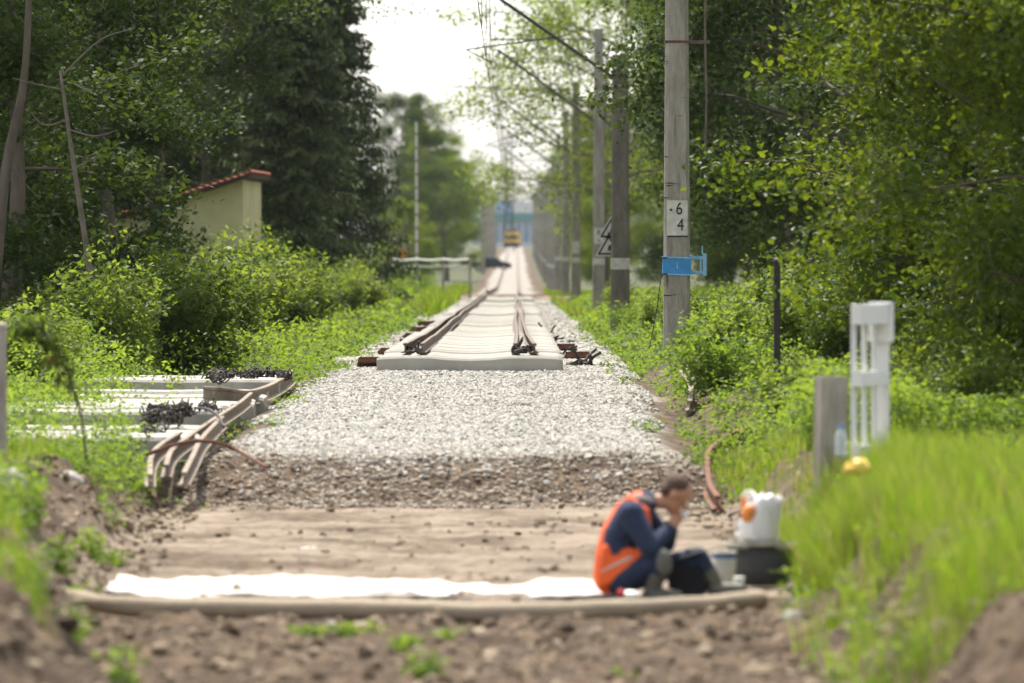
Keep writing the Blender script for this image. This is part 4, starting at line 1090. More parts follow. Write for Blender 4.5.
def fence(lab, x0, x1, Y0, Y1, h, n, wires):
    e = empty('wire_fence', (x0, Y0, 0), lab, 'fence'); dx = x1 - x0; dy = Y1 - Y0
    for k in range(n + 1):
        t = k / n; x = dx * t; y = dy * t; z = gz(x0 + x, Y0 + y); m = MB(); m.tube([(x, y, z - .2), (x, y, z + h)], .07, 6); m.obj('post', M['pole'], e)
    for w in wires:
        m = MB(); m.tube([(dx * t, dy * t, gz(x0, Y0) * (1 - t) + gz(x1, Y1) * t + w - .05 * math.sin(t * PI * n) ** 2) for t in np.linspace(0, 1, 4 * n + 1)], .045, 5); m.obj('rail_wire', M['white'], e)
fence('low pale rail fence left of the track before the crossing', PX(388, 245), PX(470, 245), 252, 245, 1.9, 3, (1.85, 1.55))
# car
def car():
    Y = 600; x = PX(491, Y); e = empty('parked_car', (x, Y, gz(-2.6, Y) - .0), 'dark hazy car standing across the far crossing', 'car')
    prof = [(-2.15, .35), (-2.2, .75), (-2.0, .95), (-1.25, 1.0), (-.65, 1.42), (.55, 1.45), (1.2, 1.02), (2.05, .85), (2.2, .6), (2.15, .35)]
    m = MB(); m.prism(prof, -.85, .85); m.obj('body', M['car_black'], e, bevel=.04)
    m = MB(); m.prism([(-1.1, 1.02), (-.6, 1.36), (.5, 1.38), (1.0, 1.04)], -.87, .87); m.obj('window', M['car_glass'], e)
    for sx in (-1.35, 1.35):
        for sy in (-.8, .8):
            m = MB(); m.lathe([(.33, -.1), (.33, .1)], (sx, sy, .33), 18, rot=Matrix.Rotation(PI / 2, 3, 'X')); w = m.obj('wheel', M['rubber'], e)
            m = MB(); m.lathe([(.18, -.115), (.18, .115)], (sx, sy, .33), 12, rot=Matrix.Rotation(PI / 2, 3, 'X')); m.obj('rim', M['white_paint'], w)
    m = MB(); m.box(0, 0, 1.47, .8, .5, .05); m.obj('roof_panel', M['white'], e)
car()
def machine():
    Y = 985; x = PX(512, Y); e = empty('rail_vehicle', (x, Y, float(zt(Y)) + .15), 'yellow orange maintenance vehicle far away on the track', 'rail vehicle')
    m = MB(); m.prism([(-1.45, .9), (1.45, .9), (1.5, 1.4), (1.45, 2.4), (1.1, 3.0), (-1.1, 3.0), (-1.45, 2.4), (-1.5, 1.4)], -3, 4); m.obj('body', M['vehicle_yellow'], e, bevel=.05)
    m = MB(); m.box(0, -3.02, 2.0, 2.2, .06, .55); m.obj('windscreen', M['car_glass'], e)
    m = MB(); m.box(0, -3.1, .6, 2.7, .3, .65); m.obj('buffer_beam', M['black_cloth'], e)
    for s in (-1, 1):
        m = MB(); m.lathe([(.14, -.05), (.14, .05)], (s * 1.0, -3.06, 1.15), 12, rot=Matrix.Rotation(PI / 2, 3, 'X')); m.obj('headlight', M['lamp_glass'], e)
        m = MB(); m.lathe([(.42, -.07), (.42, .07)], (s * .76, -2.4, .32), 16, rot=Matrix.Rotation(PI / 2, 3, 'Y')); m.obj('wheel', M['rubber'], e)
        m = MB(); m.box(s * .55, -1, 3.25, .35, .35, .5); m.obj('roof_unit', M['iron'], e)
machine()
def hall():
    Y = 1300; x0, x1 = PX(470, Y), PX(560, Y); z0 = gz(0, Y); zt1 = CZ - (213 - HZ) / F * Y; zt0 = CZ - (221 - HZ) / F * Y
    e = empty('distant_hall', (0, Y, z0), 'hazy blue grey hall with a teal roof edge at the far end of the track', 'building')
    m = MB(); m.box((x0 + x1) / 2, 10, (zt0 - z0) / 2 - 1, x1 - x0, 16, zt0 - z0 + 2); m.obj('wall', M['hall_white'], e)
    m = MB(); m.box((x0 + x1) / 2, 10, (zt0 + zt1) / 2 - z0, x1 - x0 + .6, 17.5, zt1 - zt0); m.obj('roof_edge', M['teal'], e)
    n = 12
    for k in range(n):
        w = (x1 - x0) / n; m = MB(); m.box(x0 + w * (k + .5), 1.98, (zt0 - z0) * .55, w * .8, .12, (zt0 - z0) * .8); m.obj('window', M['hall_blue'], e)
    Y2 = 1420; e = empty('distant_block', (0, Y2, gz(0, Y2)), 'pale hazy building with a blue panel behind the teal roofed hall', 'building'); zb = gz(0, Y2)
    zz = CZ - (202 - HZ) / F * Y2 - zb
    m = MB(); m.box(PX(523, Y2), 8, zz / 2, 9, 14, zz); m.obj('wall', M['hall_white'], e)
    m = MB(); m.box(PX(502, Y2), 6, zz / 2, 4.6, 10, zz + .4); m.obj('stair_wing', M['hall_white'], e)
    m = MB(); m.box(PX(502, Y2), .9, zz - 1.2, 4.4, .2, 2.6); m.obj('blue_panel', M['sky_blue'], e)
hall()

# ------------------------------------------------------------------ dead trunks left
def bare(name, lab, pts, rad, twigs, mt='grey_wood'):
    m = MB(); m.tube(poly(pts, 5), list(np.linspace(rad, rad * .45, (len(pts) - 1) * 5 + 1)), 8)
    e = m.obj('x', M[mt], smooth=True); e.name = name; props(e, lab, 'tree trunk')
    for tw in twigs:
        m = MB(); m.tube(poly(tw, 5), list(np.linspace(.018, .005, (len(tw) - 1) * 5 + 1)), 6); m.obj('branch', M[mt], e, smooth=True)
Y = 79
bare('dead_tree', 'bare grey dead trunk leaning in front of the left wood', [P(92, 285, Y), P(80, 205, Y), P(70, 140, Y), P(60, 70, Y)], .045,
     [[P(62, 76, Y), P(100, 40, Y), P(135, 28, Y)], [P(64, 90, Y), P(40, 85, Y), P(12, 78, Y)], [P(72, 170, Y), P(90, 160, Y), P(104, 155, Y)], [P(70, 130, Y), P(95, 136, Y), P(118, 130, Y)], [P(68, 120, Y), P(45, 125, Y), P(30, 112, Y)]])
bare('slim_tree', 'slim brown trunk at the very left edge of the wood', [P(10, 300, 82), P(18, 190, 82), P(14, 80, 82), P(6, -40, 82)], .13, [[P(16, 150, 82), P(30, 125, 82), P(50, 110, 82)]], 'bark')
bare('slim_tree', 'second slim trunk crossing just right of the left edge', [P(-6, 290, 80), P(6, 170, 80), P(24, 80, 80), P(30, -30, 80)], .09, [[P(8, 165, 80), P(22, 180, 80), P(40, 200, 80)]], 'bark')
# drooping dead thistle stalk
def stalk():
    Y = 47; e = empty('drooping_plant', P(86, 455, Y), 'tall wilted plant arching over with drooping leaves at the left', 'plant'); o = P(86, 455, Y)
    pts = [p - o for p in poly([P(86, 460, Y), P(80, 410, Y), P(66, 370, Y), P(50, 340, Y), P(36, 325, Y), P(20, 322, Y)])]
    m = MB(); m.tube(pts, list(np.linspace(.013, .006, len(pts))), 6); m.obj('stem', M['stem'], e, smooth=True)
    rng = np.random.default_rng(5); A = np.array([tuple(p) for p in pts[12:]]); idx = rng.integers(0, len(A), 260)
    me = leaf_mesh('drooping_leaves', A[idx] + rng.normal(size=(260, 3)) * .05, rng.uniform(.07, .17, 260), M['leaf_mid'], rng, None, up=.1, aspect=.3, droop=2.5); link('leaves', me, e)
    me = leaf_mesh('dry_leaves', A[rng.integers(4, 12, 26)] + rng.normal(size=(26, 3)) * .04 + np.array([0, 0, -.10]), rng.uniform(.05, .09, 26), M['leaf_dry'], rng, None, up=.1, aspect=.5, droop=2.5); link('dry_leaves', me, e)
stalk()
# dark post at right, grey post far left
def post(name, lab, px, Y, ptop, r, mt):
    x = PX(px, Y); z = gz(x, Y); zt2 = CZ - (ptop - HZ) / F * Y; m = MB(); m.box(0, 0, (zt2 - z) / 2 - .2, r * 2, r * 2, zt2 - z + .4); m.lathe([(r * 1.5, 0), (r * 1.2, .03), (.01, .05)], (0, 0, zt2 - z), 10)
    props(m.obj(name, M[mt], None, (x, Y, z), bevel=.004), lab, 'post')
post('metal_post', 'thin dark metal post in the bushes right of the numbered pole', 777, 62, 262, .035, 'iron')
post('metal_post', 'grey metal post cut off by the left edge of the picture', 2, 46, 328, .035, 'pole')

# ------------------------------------------------------------------ white slatted frame, concrete slab, bottle, yellow bag
def frame():
    Y = 42; base = P(864, 462, Y); x = base.x; z = gz(x, Y)
    e = empty('slatted_panel', (x, Y, z - .02), 'tall white slatted wooden frame standing upright in the grass', 'frame', rz=R(62))
    top = CZ - (302 - HZ) / F * Y - z
    # local: width along x (0.42), depth y
    W = .46
    for k, xx in enumerate((-W / 2 + .05, 0, W / 2 - .05)):
        m = MB(); m.box(xx, 0, top / 2, .065, .022, top); m.obj('upright_board', M['white'], e, bevel=.003)
    for zc, hh in ((top - .07, .15), (top * .62, .11), (top * .24, .12)):
        m = MB(); m.box(0, -.055, zc, W + .02, .085, hh); m.obj('cross_bar', M['white'], e, bevel=.004)
    m = MB(); m.box(W / 2 + .055, -.02, top / 2 + .0, .018, .11, top); m.box(W / 2 + .03, -.02, top - .13, .07, .18, .3)
    m.obj('end_board', M['white'], e, bevel=.003)
frame()
Y = 43.2; b = P(829, 458, Y); m = MB(); hh = CZ - (376 - HZ) / F * Y - gz(b.x, Y)
m.box(0, 0, hh / 2 - .1, .23, .13, hh + .2); props(m.obj('concrete_slab', M['pole'], None, (b.x, Y, gz(b.x, Y)), bevel=.012), 'short weathered concrete slab set upright beside the white frame', 'slab').rotation_euler = (0, R(1.5), R(28))
Y = 40.5; b = P(841, 455, Y); zb_ = CZ - (455 - HZ) / F * Y
e = empty('water_bottle', (b.x, Y, max(gz(b.x, Y), zb_)), 'clear water bottle with a blue cap in front of the concrete slab', 'bottle')
m = MB(); m.lathe([(.035, 0), (.042, .01), (.042, .06), (.038, .07), (.042, .08), (.042, .13), (.03, .165), (.015, .185), (.015, .195)], seg=20); m.obj('body', M['bottle'], e, smooth=True)
m = MB(); m.lathe([(.018, .193), (.018, .215)], seg=16); m.obj('cap', M['bottle_blue'], e)
Y = 37; b = P(858, 467, Y); rng = np.random.default_rng(2); m = MB()
prof = [(.0, 0), (.06, .01), (.085, .03), (.075, .06), (.055, .085), (.04, .10), (.005, .105)]
m.lathe(prof, (0, 0, 0), 14, sx=1.1); o = m.obj('yellow_bundle', M['yellow'], None, (b.x, Y, CZ - (475 - HZ) / F * Y), smooth=True)
for v in o.data.vertices: v.co += Vector((random.uniform(-.018, .018), random.uniform(-.018, .018), random.uniform(-.012, .012)))
props(o, 'crumpled yellow bundle lying in the long grass near the white frame', 'bundle')

# ------------------------------------------------------------------ hose, white sheet, stones
Y = 36.2
pts = poly([P(50, 588, 36.6), P(72, 597, 36.4), P(110, 605, 36.1), P(180, 608, 36.2), P(300, 609, 36.1), P(400, 610, 36.0), P(470, 613, 35.9), P(560, 612, 35.9), P(640, 609, 36.0), P(700, 606, 36.1), P(762, 600, 36.4)], 6)
m = MB(); m.tube(pts, [.045 + .02 * min(1, i / 14) + .003 * math.sin(i) for i in range(len(pts))], 14); props(m.obj('thick_hose', M['hose'], smooth=True), 'thick tan hose lying across the dug-out crossing', 'hose')
def sheet():
    nx, ny = 90, 26; xs = np.linspace(-2.74, .72, nx); ys = np.linspace(38.1, 39.65, ny); X, Yg = np.meshgrid(xs, ys)
    Yg = Yg + .12 * fbm(X * 2, Yg, 3); Z = .004 + ground_z(X, Yg, False) + .05 * fbm(X * 2.2, Yg * 3, 5) + .015 + .05 * (1 - sstep(-2.74, -2.3, X)) * (.5 + fbm(X * 6, Yg * 3))
    Z += .05 * sstep(39.1, 39.6, Yg) * (fbm(X * 4, Yg * 0 + 3, 4) + .35)
    V = np.stack([X.ravel(), Yg.ravel(), Z.ravel()], 1); i = np.arange(nx * ny).reshape(ny, nx)
    Fq = np.stack([i[:-1, :-1].ravel(), i[:-1, 1:].ravel(), i[1:, 1:].ravel(), i[1:, :-1].ravel()], 1)
    o = link('white_sheet', npmesh('white_sheet', V, Fq, M['sheet'], smooth=True)); sd = o.modifiers.new('s', 'SOLIDIFY'); sd.thickness = .012
    props(o, 'bright white fabric sheet spread on the mud behind the hose', 'sheet')
sheet()
def stone(px, py, w, h, lab, mt='old_concrete', dY=0, seed=1):
    Yp = CZ * F / (py - HZ) if dY == 0 else dY; x = PX(px, Yp); rng = np.random.default_rng(seed); pr, Fc = rock_proto(rng, 1)
    import bmesh
    bm = bmesh.new(); bmesh.ops.create_icosphere(bm, subdivisions=3, radius=.5)
    for v in bm.verts:
        v.co *= 1 + .35 * float(fbm(np.array([v.co.x * 3 + seed]), np.array([v.co.y * 3 + v.co.z * 4]), 4)[0]); v.co = Vector((v.co.x * w, v.co.y * w * .8, v.co.z * h))
    me = bpy.data.meshes.new('stone'); bm.to_mesh(me); bm.free(); me.materials.append(M[mt])
    o = link('stone', me, None, (x, Yp, gz(x, Yp) + h * .25)); o.rotation_euler = (0, 0, seed); props(o, lab, 'stone')
stone(205, 641, .17, .12, 'rough grey stone in the grass foot at the lower right') if False else None
stone(795, 628, .20, .14, 'dark rough stone at the foot of the right grass bank', 'pole', seed=3)
stone(835, 640, .16, .10, 'pale brown stone under the overhanging grass at the right', 'grey_wood', seed=4)
stone(70, 478, .25, .16, 'flat pale stone on top of the left earth bank', 'old_concrete', 46, 5)
stone(12, 500, .26, .28, 'rounded pale boulder at the left edge on the earth bank', 'old_concrete', 41.5, 6)
stone(307, 548, .17, .03, 'flat white chip on the bare mud behind the sheet', 'white', seed=7)
stone(332, 628, .07, .05, 'small pale pebble just in front of the hose', 'old_concrete', seed=8)
stone(700, 628, .08, .05, 'brown stone in front of the right end of the hose', 'grey_wood', seed=9)
stone(505, 650, .09, .05, 'brown stone in the foreground dirt below the hose middle', 'grey_wood', seed=10)

# ------------------------------------------------------------------ the seated man
def remesh(name, mb, material, parent, vox=.007, smooth=4):
    me = mb.mesh(name + '_raw', material, True)
    o = link(name + '_tmp', me); r = o.modifiers.new('r', 'REMESH'); r.mode = 'VOXEL'; r.voxel_size = vox; r.use_smooth_shade = True
    s = o.modifiers.new('s', 'SMOOTH'); s.iterations = smooth; s.factor = .5
    bpy.context.view_layer.update()
    nm = bpy.data.meshes.new_from_object(o.evaluated_get(bpy.context.evaluated_depsgraph_get()))
    bpy.data.objects.remove(o); nm.materials.clear(); nm.materials.append(material); nm.polygons.foreach_set('material_index', [0] * len(nm.polygons))
    return link(name, nm, parent)
def cap(m, a, b, ra, rb, seg=14):
    a = Vector(a); b = Vector(b); d = b - a; L = d.length; d = d / L if L > 1e-6 else Vector((0, 0, 1)); q = d.to_track_quat('Z', 'Y').to_matrix()
    prof = [(max(.0005, ra * math.sin(t)), -ra * math.cos(t)) for t in np.linspace(0.05, PI / 2, 6)] + [(max(.0005, rb * math.cos(t)), L + rb * math.sin(t)) for t in np.linspace(0, PI / 2 - .05, 6)]
    m.lathe(prof, a, seg, rot=q)
def ell(m, c, r, rot=None, seg=18):
    vs = []; n = 12
    for i in range(1, n):
        t = PI * i / n
        for k in range(seg):
            v = Vector((r[0] * math.sin(t) * math.cos(2 * PI * k / seg), r[1] * math.sin(t) * math.sin(2 * PI * k / seg), r[2] * math.cos(t)))
            vs.append((rot @ v if rot else v) + Vector(c))
    fs = []
    for i in range(n - 2):
        for k in range(seg): fs.append((i * seg + k, i * seg + (k + 1) % seg, (i + 1) * seg + (k + 1) % seg, (i + 1) * seg + k))
    fs.append(tuple(range(seg - 1, -1, -1))); fs.append(tuple((n - 2) * seg + k for k in range(seg))); m.add(vs, fs)
def man():
    O = Vector((.72, 38.25, .03)); e = empty('person', O, 'seated worker in navy clothes and orange hi-vis vest eating with head bowed', 'person')
    def q(px, py, dy=0.0): v = P(px, py, 38.25) - O; v.y = dy; return v
    pel = q(618, 577); sp1 = q(617, 556); sp2 = q(622, 535); ch = q(633, 515); nb = q(647, 502)
    shN, shF = q(631, 513, -.17), q(641, 512, .17)
    elN, elF = q(649, 546, -.24), q(666, 544, .20); wrN, wrF = q(670, 528, -.09), q(672, 529, .08)
    hpN, hpF = q(622, 580, -.10), q(624, 580, .10)
    knN, knF = q(660, 556, -.22), q(699, 559, .14); anN, anF = q(652, 588, -.17), q(716, 586, .16)
    hd = q(675, 494); 
    # --- body (skin)
    b = MB()
    cap(b, pel, sp1, .11, .10); cap(b, sp1, sp2, .10, .115); cap(b, sp2, ch, .11, .11); cap(b, ch, nb, .09, .055); cap(b, nb, q(664, 501), .055, .052)
    for s, k, a in ((shN, elN, wrN), (shF, elF, wrF)):
        cap(b, ch, s, .06, .055); cap(b, s, k, .048, .038); cap(b, k, a, .038, .026)
    for h, k, a in ((hpN, knN, anN), (hpF, knF, anF)):
        cap(b, pel, h, .09, .08); cap(b, h, k, .078, .052); cap(b, k, a, .05, .034); cap(b, a, a + Vector((.15, 0, -.03)), .03, .025)
    tilt = Matrix.Rotation(R(42), 3, 'Y')
    def H(x, y, z): return hd + tilt @ Vector((x, y, z)) * 1.07
    ell(b, H(-.005, 0, .03), (.106, .081, .101), tilt); ell(b, H(.03, 0, -.045), (.062, .056, .072), tilt); cap(b, H(.062, 0, -.098), H(.05, 0, -.095), .022, .03)
    cap(b, H(.088, 0, .012), H(.108, 0, -.028), .010, .014); cap(b, H(.085, -.03, .028), H(.085, .03, .028), .014, .014); cap(b, H(.09, -.018, -.062), H(.09, .018, -.062), .009, .009)
    for s in (-1, 1): ell(b, H(-.005, s * .080, -.012), (.018, .010, .032), tilt)
    # hands
    for w, s, tgt in ((wrN, -1, q(677, 517, -.035)), (wrF, 1, q(679, 516, .04))):
        palm = w + (tgt - w) * .55; cap(b, w, palm, .028, .036); d = (tgt - w).normalized(); side = Vector((.35, 0, -.2)).normalized()
        for f in range(4):
            base = palm + side * (.018 * (1.5 - f)) + d * .018; L1 = [.036, .042, .038, .030][f]
            k1 = base + d * L1 + Vector((.006, -s * .012, 0)); k2 = k1 + d * L1 * .5 + Vector((.004, -s * .026, 0)); cap(b, base, k1, .0095, .009); cap(b, k1, k2, .009, .0078)
        cap(b, palm - d * .012 - side * .02, palm + d * .03 - side * .036 + Vector((0, -s * .012, 0)), .011, .009)
    body = remesh('body', b, M['skin'], e, .006, 3)
    for s in (-1, 1):
        m = MB(); ell(m, H(.086, s * .032, .006), (.012, .012, .010), seg=10); m.obj('eye', M['eye'], e, smooth=True)
    # --- hair
    m = MB(); ell(m, H(-.018, 0, .045), (.100, .084, .090), tilt); ell(m, H(-.050, 0, .000), (.058, .074, .070), tilt); remesh('hair', m, M['hair'], e, .006, 3)
    # --- trousers
    m = MB(); cap(m, pel, sp1 + Vector((0, 0, -.02)), .135, .12)
    for h, k, a in ((hpN, knN, anN), (hpF, knF, anF)):
        cap(m, h, k, .105, .074); cap(m, k, k + (a - k) * .62, .074, .064)
    for i in range(10):
        for h, k in ((hpN, knN), (hpF, knF)):
            t = random.random(); p0 = h + (k - h) * t + Vector((random.uniform(-.02, .02), random.uniform(-.06, .06), random.uniform(-.02, .05))); cap(m, p0, p0 + Vector((random.uniform(-.05, .05), random.uniform(-.03, .03), random.uniform(-.05, .05))), .028, .018)
    remesh('trousers', m, M['navy'], e, .009, 4)
    m = MB(); ell(m, knN + Vector((.018, -.035, -.03)), (.060, .055, .095), Matrix.Rotation(R(-8), 3, 'Y')); remesh('knee_pad', m, M['pad'], e, .008, 2)
    # --- boots
    for k, a, nm in ((knN, anN, 1), (knF, anF, 2)):
        m = MB(); up = k + (a - k) * .52; cap(m, up, a, .068, .055)
        tip = a + (Vector((.165, -.04, -.045)) if nm == 1 else Vector((.17, -.03, -.03)))
        heel = a + Vector((-.02, 0, -.03)); cap(m, heel, tip, .048, .042); m.box(*(a + (tip - a) * .4 + Vector((0, 0, -.035))), .24, .10, .03, Matrix.Rotation(-math.atan2((tip - a).z, .165) * .9, 3, 'Y'))
        remesh('boot', m, M['boot'], e, .008, 3)
    # --- jacket
    m = MB(); 
    for sy in (-.05, 0, .05):
        dv = Vector((0, sy, 0)); cap(m, pel + Vector((.01, 0, .04)) + dv, sp1 + dv, .112, .115); cap(m, sp1 + dv, sp2 + dv, .115, .125); cap(m, sp2 + dv, ch + dv, .124, .122); cap(m, ch + dv * .8, nb + dv * .3, .11, .076)
    for s, k, a in ((shN, elN, wrN), (shF, elF, wrF)):
        cap(m, ch, s, .10, .090); cap(m, s, k, .088, .072); cap(m, k, k + (a - k) * .9, .068, .050)
        for i in range(7):
            t = random.random(); p0 = s + (k - s) * t + Vector((random.uniform(-.04, .04), random.uniform(-.05, .05), random.uniform(-.02, .04))); cap(m, p0, p0 + Vector((random.uniform(-.05, .05), random.uniform(-.03, .03), random.uniform(-.06, .06))), .026, .016)
    remesh('jacket', m, M['navy'], e, .008, 3)
    m = MB()
    for t in np.linspace(0, 2 * PI, 15)[:-1]:
        t2 = t + 2 * PI / 14; f = lambda u: nb + Vector((-.015 + .070 * math.cos(u), .082 * math.sin(u), .02 - .028 * math.cos(u) * .6)); cap(m, f(t), f(t2), .026, .026, 8)
    ell(m, nb + Vector((-.075, 0, .005)), (.055, .09, .035), Matrix.Rotation(R(-30), 3, 'Y')); remesh('hood', m, M['grey_cloth'], e, .008, 2)
    # --- vest: back shell, hem and front strap
    m = MB(); bk = Vector((-.026, 0, .0))
    for a, c, r1, r2 in ((pel + Vector((-.02, 0, .0)), sp1, .125, .124), (sp1, sp2, .122, .122), (sp2, ch, .122, .112), (ch, nb + Vector((-.03, 0, 0)), .112, .075)):
        for sy in (-.045, 0, .045): cap(m, a + bk + Vector((0, sy, 0)), c + bk + Vector((0, sy, 0)), r1 - .03 * (sy != 0) + .0, r2 - .03 * (sy != 0))
    # flared lower flap on the camera side
    for t in np.linspace(0, 1, 7):
        c0 = q(607 + 32 * t, 548 + 5 * t, -.11 - .05 * t); c1 = q(600 + 30 * t, 585 - 16 * t, -.13 - .06 * t); cap(m, c0, c1, .038, .028, 8)
    for sy in (-1, 1):
        cap(m, q(630, 500, sy * .09), q(645, 511, sy * .12), .034, .034, 8); cap(m, q(645, 511, sy * .12), q(647, 530, sy * .13), .034, .030, 8)
    v = remesh('safety_vest', m, M['orange'], e, .008, 3)
    m = MB()
    cap(m, q(602, 570, -.14), q(630, 556, -.19), .013, .013, 8); m2 = m
    remesh('reflective_strip', m2, M['reflect'], e, .006, 1)
    # sandwich
    props(ms.obj('sandwich', M['bag'], None, O + q(684, 512, -.01), smooth=True), 'small wrapped snack held in the worker\'s hands', 'snack') if False else None
    m = MB(); ell(m, (0, 0, 0), (.035, .05, .022), Matrix.Rotation(R(30), 3, 'Y')); props(m.obj('wrapped_snack', M['bag'], None, O + q(685, 515, 0), smooth=True), 'small pale wrapped snack held at the worker\'s mouth', 'snack')
man()

# things around the man
def bagmesh(w, d, h, seed, n=28):
    m = MB(); r = random.Random(seed); prof = [(.02, 0), (.5, .01), (.52, .12), (.5, .35), (.47, .6), (.42, .8), (.34, .92), (.2, 1.0), (.05, .97)]
    m.lathe([(a, z * h) for a, z in prof], seg=n); 
    for i, v in enumerate(m.v):
        k = float(fbm(np.array([v[0] * 5 + seed]), np.array([v[1] * 5 + v[2] * 9]), 3)[0]); m.v[i] = (v[0] * w * (1 + .95 * k) + .06 * v[2], v[1] * d * (1 + .9 * k), v[2] * (1 + .3 * k))
    return m
Y = 39.3
tx = PX(761, Y); tz = gz(tx, Y)
e = empty('mortar_tub', (tx, Y, 0.02), 'dark dusty mortar tub half hidden by the grass bank', 'tub')
m = MB(); m.lathe([(.18, 0), (.195, .02), (.235, .28), (.228, .28), (.19, .03), (.01, .025)], seg=28, sx=1.0, sy=.8, cap=False); m.add([(0, 0, 0)], []); m.obj('basin', M['tub'], e, smooth=True)
m = MB(); m.lathe([(.228, .275), (.258, .278), (.262, .295), (.228, .298)], seg=28, sy=.82, cap=False); m.obj('rim', M['tub_rim'], e, smooth=True)
m = MB(); m.box(0, 0, .27, .46, .34, .02); m.obj('lid_board', M['tub_rim'], e)
e = empty('carrier_bag', (PX(760, Y), Y, .32), 'crumpled white plastic carrier bag with orange print on the tub', 'bag')
bagmesh(.27, .2, .31, 4).obj('body', M['bag'], e, smooth=True)
m = MB(); m.tube(poly([(-.10, 0, .25), (-.12, -.02, .31), (-.08, -.02, .345), (-.03, 0, .29)]), .013, 6); m.tube(poly([(.12, 0, .22), (.15, -.02, .29), (.11, 0, .31)]), .014, 6); m.obj('handle', M['bag'], e, smooth=True)
m = MB(); ell(m, (-.085, -.085, .20), (.05, .05, .065), Matrix.Rotation(R(20), 3, 'Y')); ell(m, (-.115, -.03, .27), (.02, .03, .05)); m.obj('print', M['bag_orange'], e, smooth=True)
Y = 38.6
e = empty('paper_cup', (PX(739, Y), Y, CZ - (594 - HZ) / F * Y), 'pale disposable cup standing beside the dark tub', 'cup')
m = MB(); m.lathe([(.027, 0), (.036, .105), (.033, .105), (.025, .006)], seg=20, cap=True); m.obj('body', M['cup'], e, smooth=True)
m = MB(); m.lathe([(.039, .102), (.039, .112), (.033, .118)], seg=20); m.obj('lid', M['white'], e)
Y = 39.0
e = empty('bucket', (PX(724, Y), Y, .02), 'pale bucket with a blue band just right of the worker\'s boots', 'bucket')
m = MB(); m.lathe([(.065, 0), (.09, .25), (.083, .25), (.06, .01)], seg=24, cap=False); m.obj('body', M['bucket'], e, smooth=True)
m = MB(); m.lathe([(.080, .17), (.0905, .235)], seg=24, cap=False); m.obj('band', M['bucket_blue'], e, smooth=True)
m = MB(); m.tube([(math.cos(t) * .09, -.02 - .08 * math.sin(t), .25 + .03 * math.sin(t)) for t in np.linspace(0, PI, 9)], .004, 5); m.obj('handle', M['iron'], e)
Y = 38.35
e = empty('tool_bag', (PX(683, Y), Y, CZ - (598 - HZ) / F * Y), 'black tool bag with its flap open between the worker\'s legs', 'bag')
m = MB(); m.prism([(-.10, 0), (.14, 0), (.16, .10), (.12, .20), (-.04, .25), (-.10, .16)], -.09, .09); m.obj('body', M['black_cloth'], e, bevel=.02)
m = MB(); m.prism([(-.04, .255), (.13, .315), (.128, .325), (-.045, .268)], -.09, .09); m.obj('flap', M['iron'], e)
e = empty('folded_rag', (PX(630, 37.6), 37.6, .02), 'small white and red rag beside the worker\'s hip', 'rag')
m = MB(); ell(m, (0, 0, .03), (.08, .06, .035)); m.obj('cloth', M['bag'], e, smooth=True); m = MB(); ell(m, (-.06, -.03, .045), (.03, .03, .03)); m.obj('red_edge', M['red'], e, smooth=True)

# ------------------------------------------------------------------ haze
def haze():
    m = MB(); m.box(0, 1290, 26, 900, 2700, 60)
    for i, v in enumerate(m.v): pass
    m = MB(); m.box(0, 1290, 17, 4400, 2720, 46)
    mt = bpy.data.materials.new('haze'); mt.use_nodes = True; nt = mt.node_tree; nt.nodes.clear()
    o = nt.nodes.new('ShaderNodeOutputMaterial'); v = nt.nodes.new('ShaderNodeVolumePrincipled')
    v.inputs['Color'].default_value = (.88, .93, 1, 1); v.inputs['Density'].default_value = .00006; v.inputs['Anisotropy'].default_value = .0
    nt.links.new(v.outputs[0], o.inputs['Volume'])
    props(m.obj('haze', mt), 'pale summer haze veiling the far end of the railway', 'haze', kind='stuff')
haze()

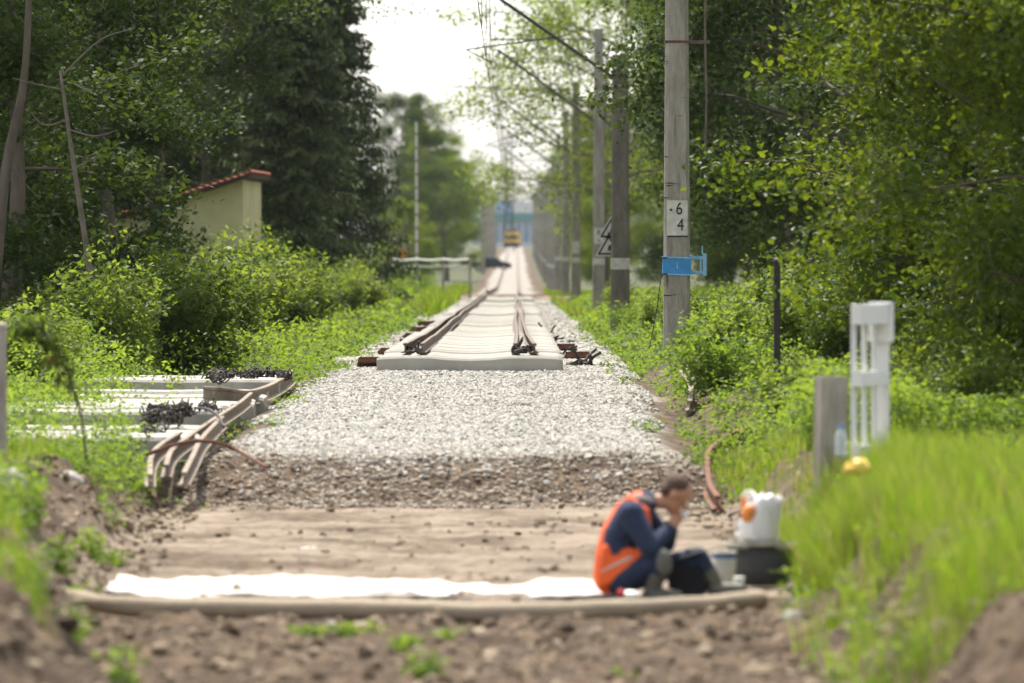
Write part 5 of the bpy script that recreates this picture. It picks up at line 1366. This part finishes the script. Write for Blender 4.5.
# ------------------------------------------------------------------ light, world, camera
EL, AZ = 65, -16     # sun ahead of the camera, slightly left
sun = bpy.data.lights.new('sun', 'SUN'); sun.energy = 3.5; sun.angle = R(2); sun.color = (1, .93, .82)
so = bpy.data.objects.new('sun', sun); C.objects.link(so)
d = Vector((math.sin(R(AZ)) * math.cos(R(EL)), math.cos(R(AZ)) * math.cos(R(EL)), math.sin(R(EL))))
so.rotation_euler = d.to_track_quat('Z', 'Y').to_euler(); so.location = d * 100
W = bpy.data.worlds.new('World'); S.world = W; W.use_nodes = True; nt = W.node_tree
bg = nt.nodes['Background']; sk = nt.nodes.new('ShaderNodeTexSky'); sk.sky_type = 'NISHITA'; sk.sun_disc = False
sk.sun_elevation = R(EL); sk.sun_rotation = R(AZ); sk.dust_density = 3.5; sk.air_density = 1.0; sk.ozone_density = 1.0
hs = nt.nodes.new('ShaderNodeHueSaturation'); hs.inputs['Saturation'].default_value = .35
nt.links.new(sk.outputs[0], hs.inputs['Color'])
tc = nt.nodes.new('ShaderNodeTexCoord'); sx = nt.nodes.new('ShaderNodeSeparateXYZ'); mr = nt.nodes.new('ShaderNodeMapRange')
nt.links.new(tc.outputs['Generated'], sx.inputs[0]); nt.links.new(sx.outputs['Z'], mr.inputs['Value'])
mr.inputs['From Min'].default_value = 0; mr.inputs['From Max'].default_value = .35; mr.inputs['To Min'].default_value = 2.1; mr.inputs['To Max'].default_value = .85
nt.links.new(mr.outputs[0], hs.inputs['Value']); nt.links.new(hs.outputs['Color'], bg.inputs['Color']); bg.inputs['Strength'].default_value = .15
cam = bpy.data.cameras.new('camera'); co = bpy.data.objects.new('camera', cam); C.objects.link(co); S.camera = co
co.location = (0, 0, CZ); co.rotation_euler = (PI / 2, 0, 0)
cam.lens = 200; cam.sensor_width = 36; cam.shift_y = -(341.5 - HZ) / 1024
cam.clip_end = 20000; cam.clip_start = .5
cam.dof.use_dof = True; cam.dof.focus_distance = 81; cam.dof.aperture_fstop = 2.5
S.view_settings.view_transform = 'Standard'; S.view_settings.look = 'None'; S.view_settings.gamma = 1; S.view_settings.exposure = .98
S.cycles.use_denoising = True
S.cycles.max_bounces = 8; S.cycles.diffuse_bounces = 3; S.cycles.glossy_bounces = 2; S.cycles.transmission_bounces = 5; S.cycles.volume_bounces = 0; S.cycles.transparent_max_bounces = 4
S.cycles.caustics_reflective = False; S.cycles.caustics_refractive = False
S.cycles.use_adaptive_sampling = True; S.cycles.adaptive_threshold = .02
print('objects', len(S.objects))
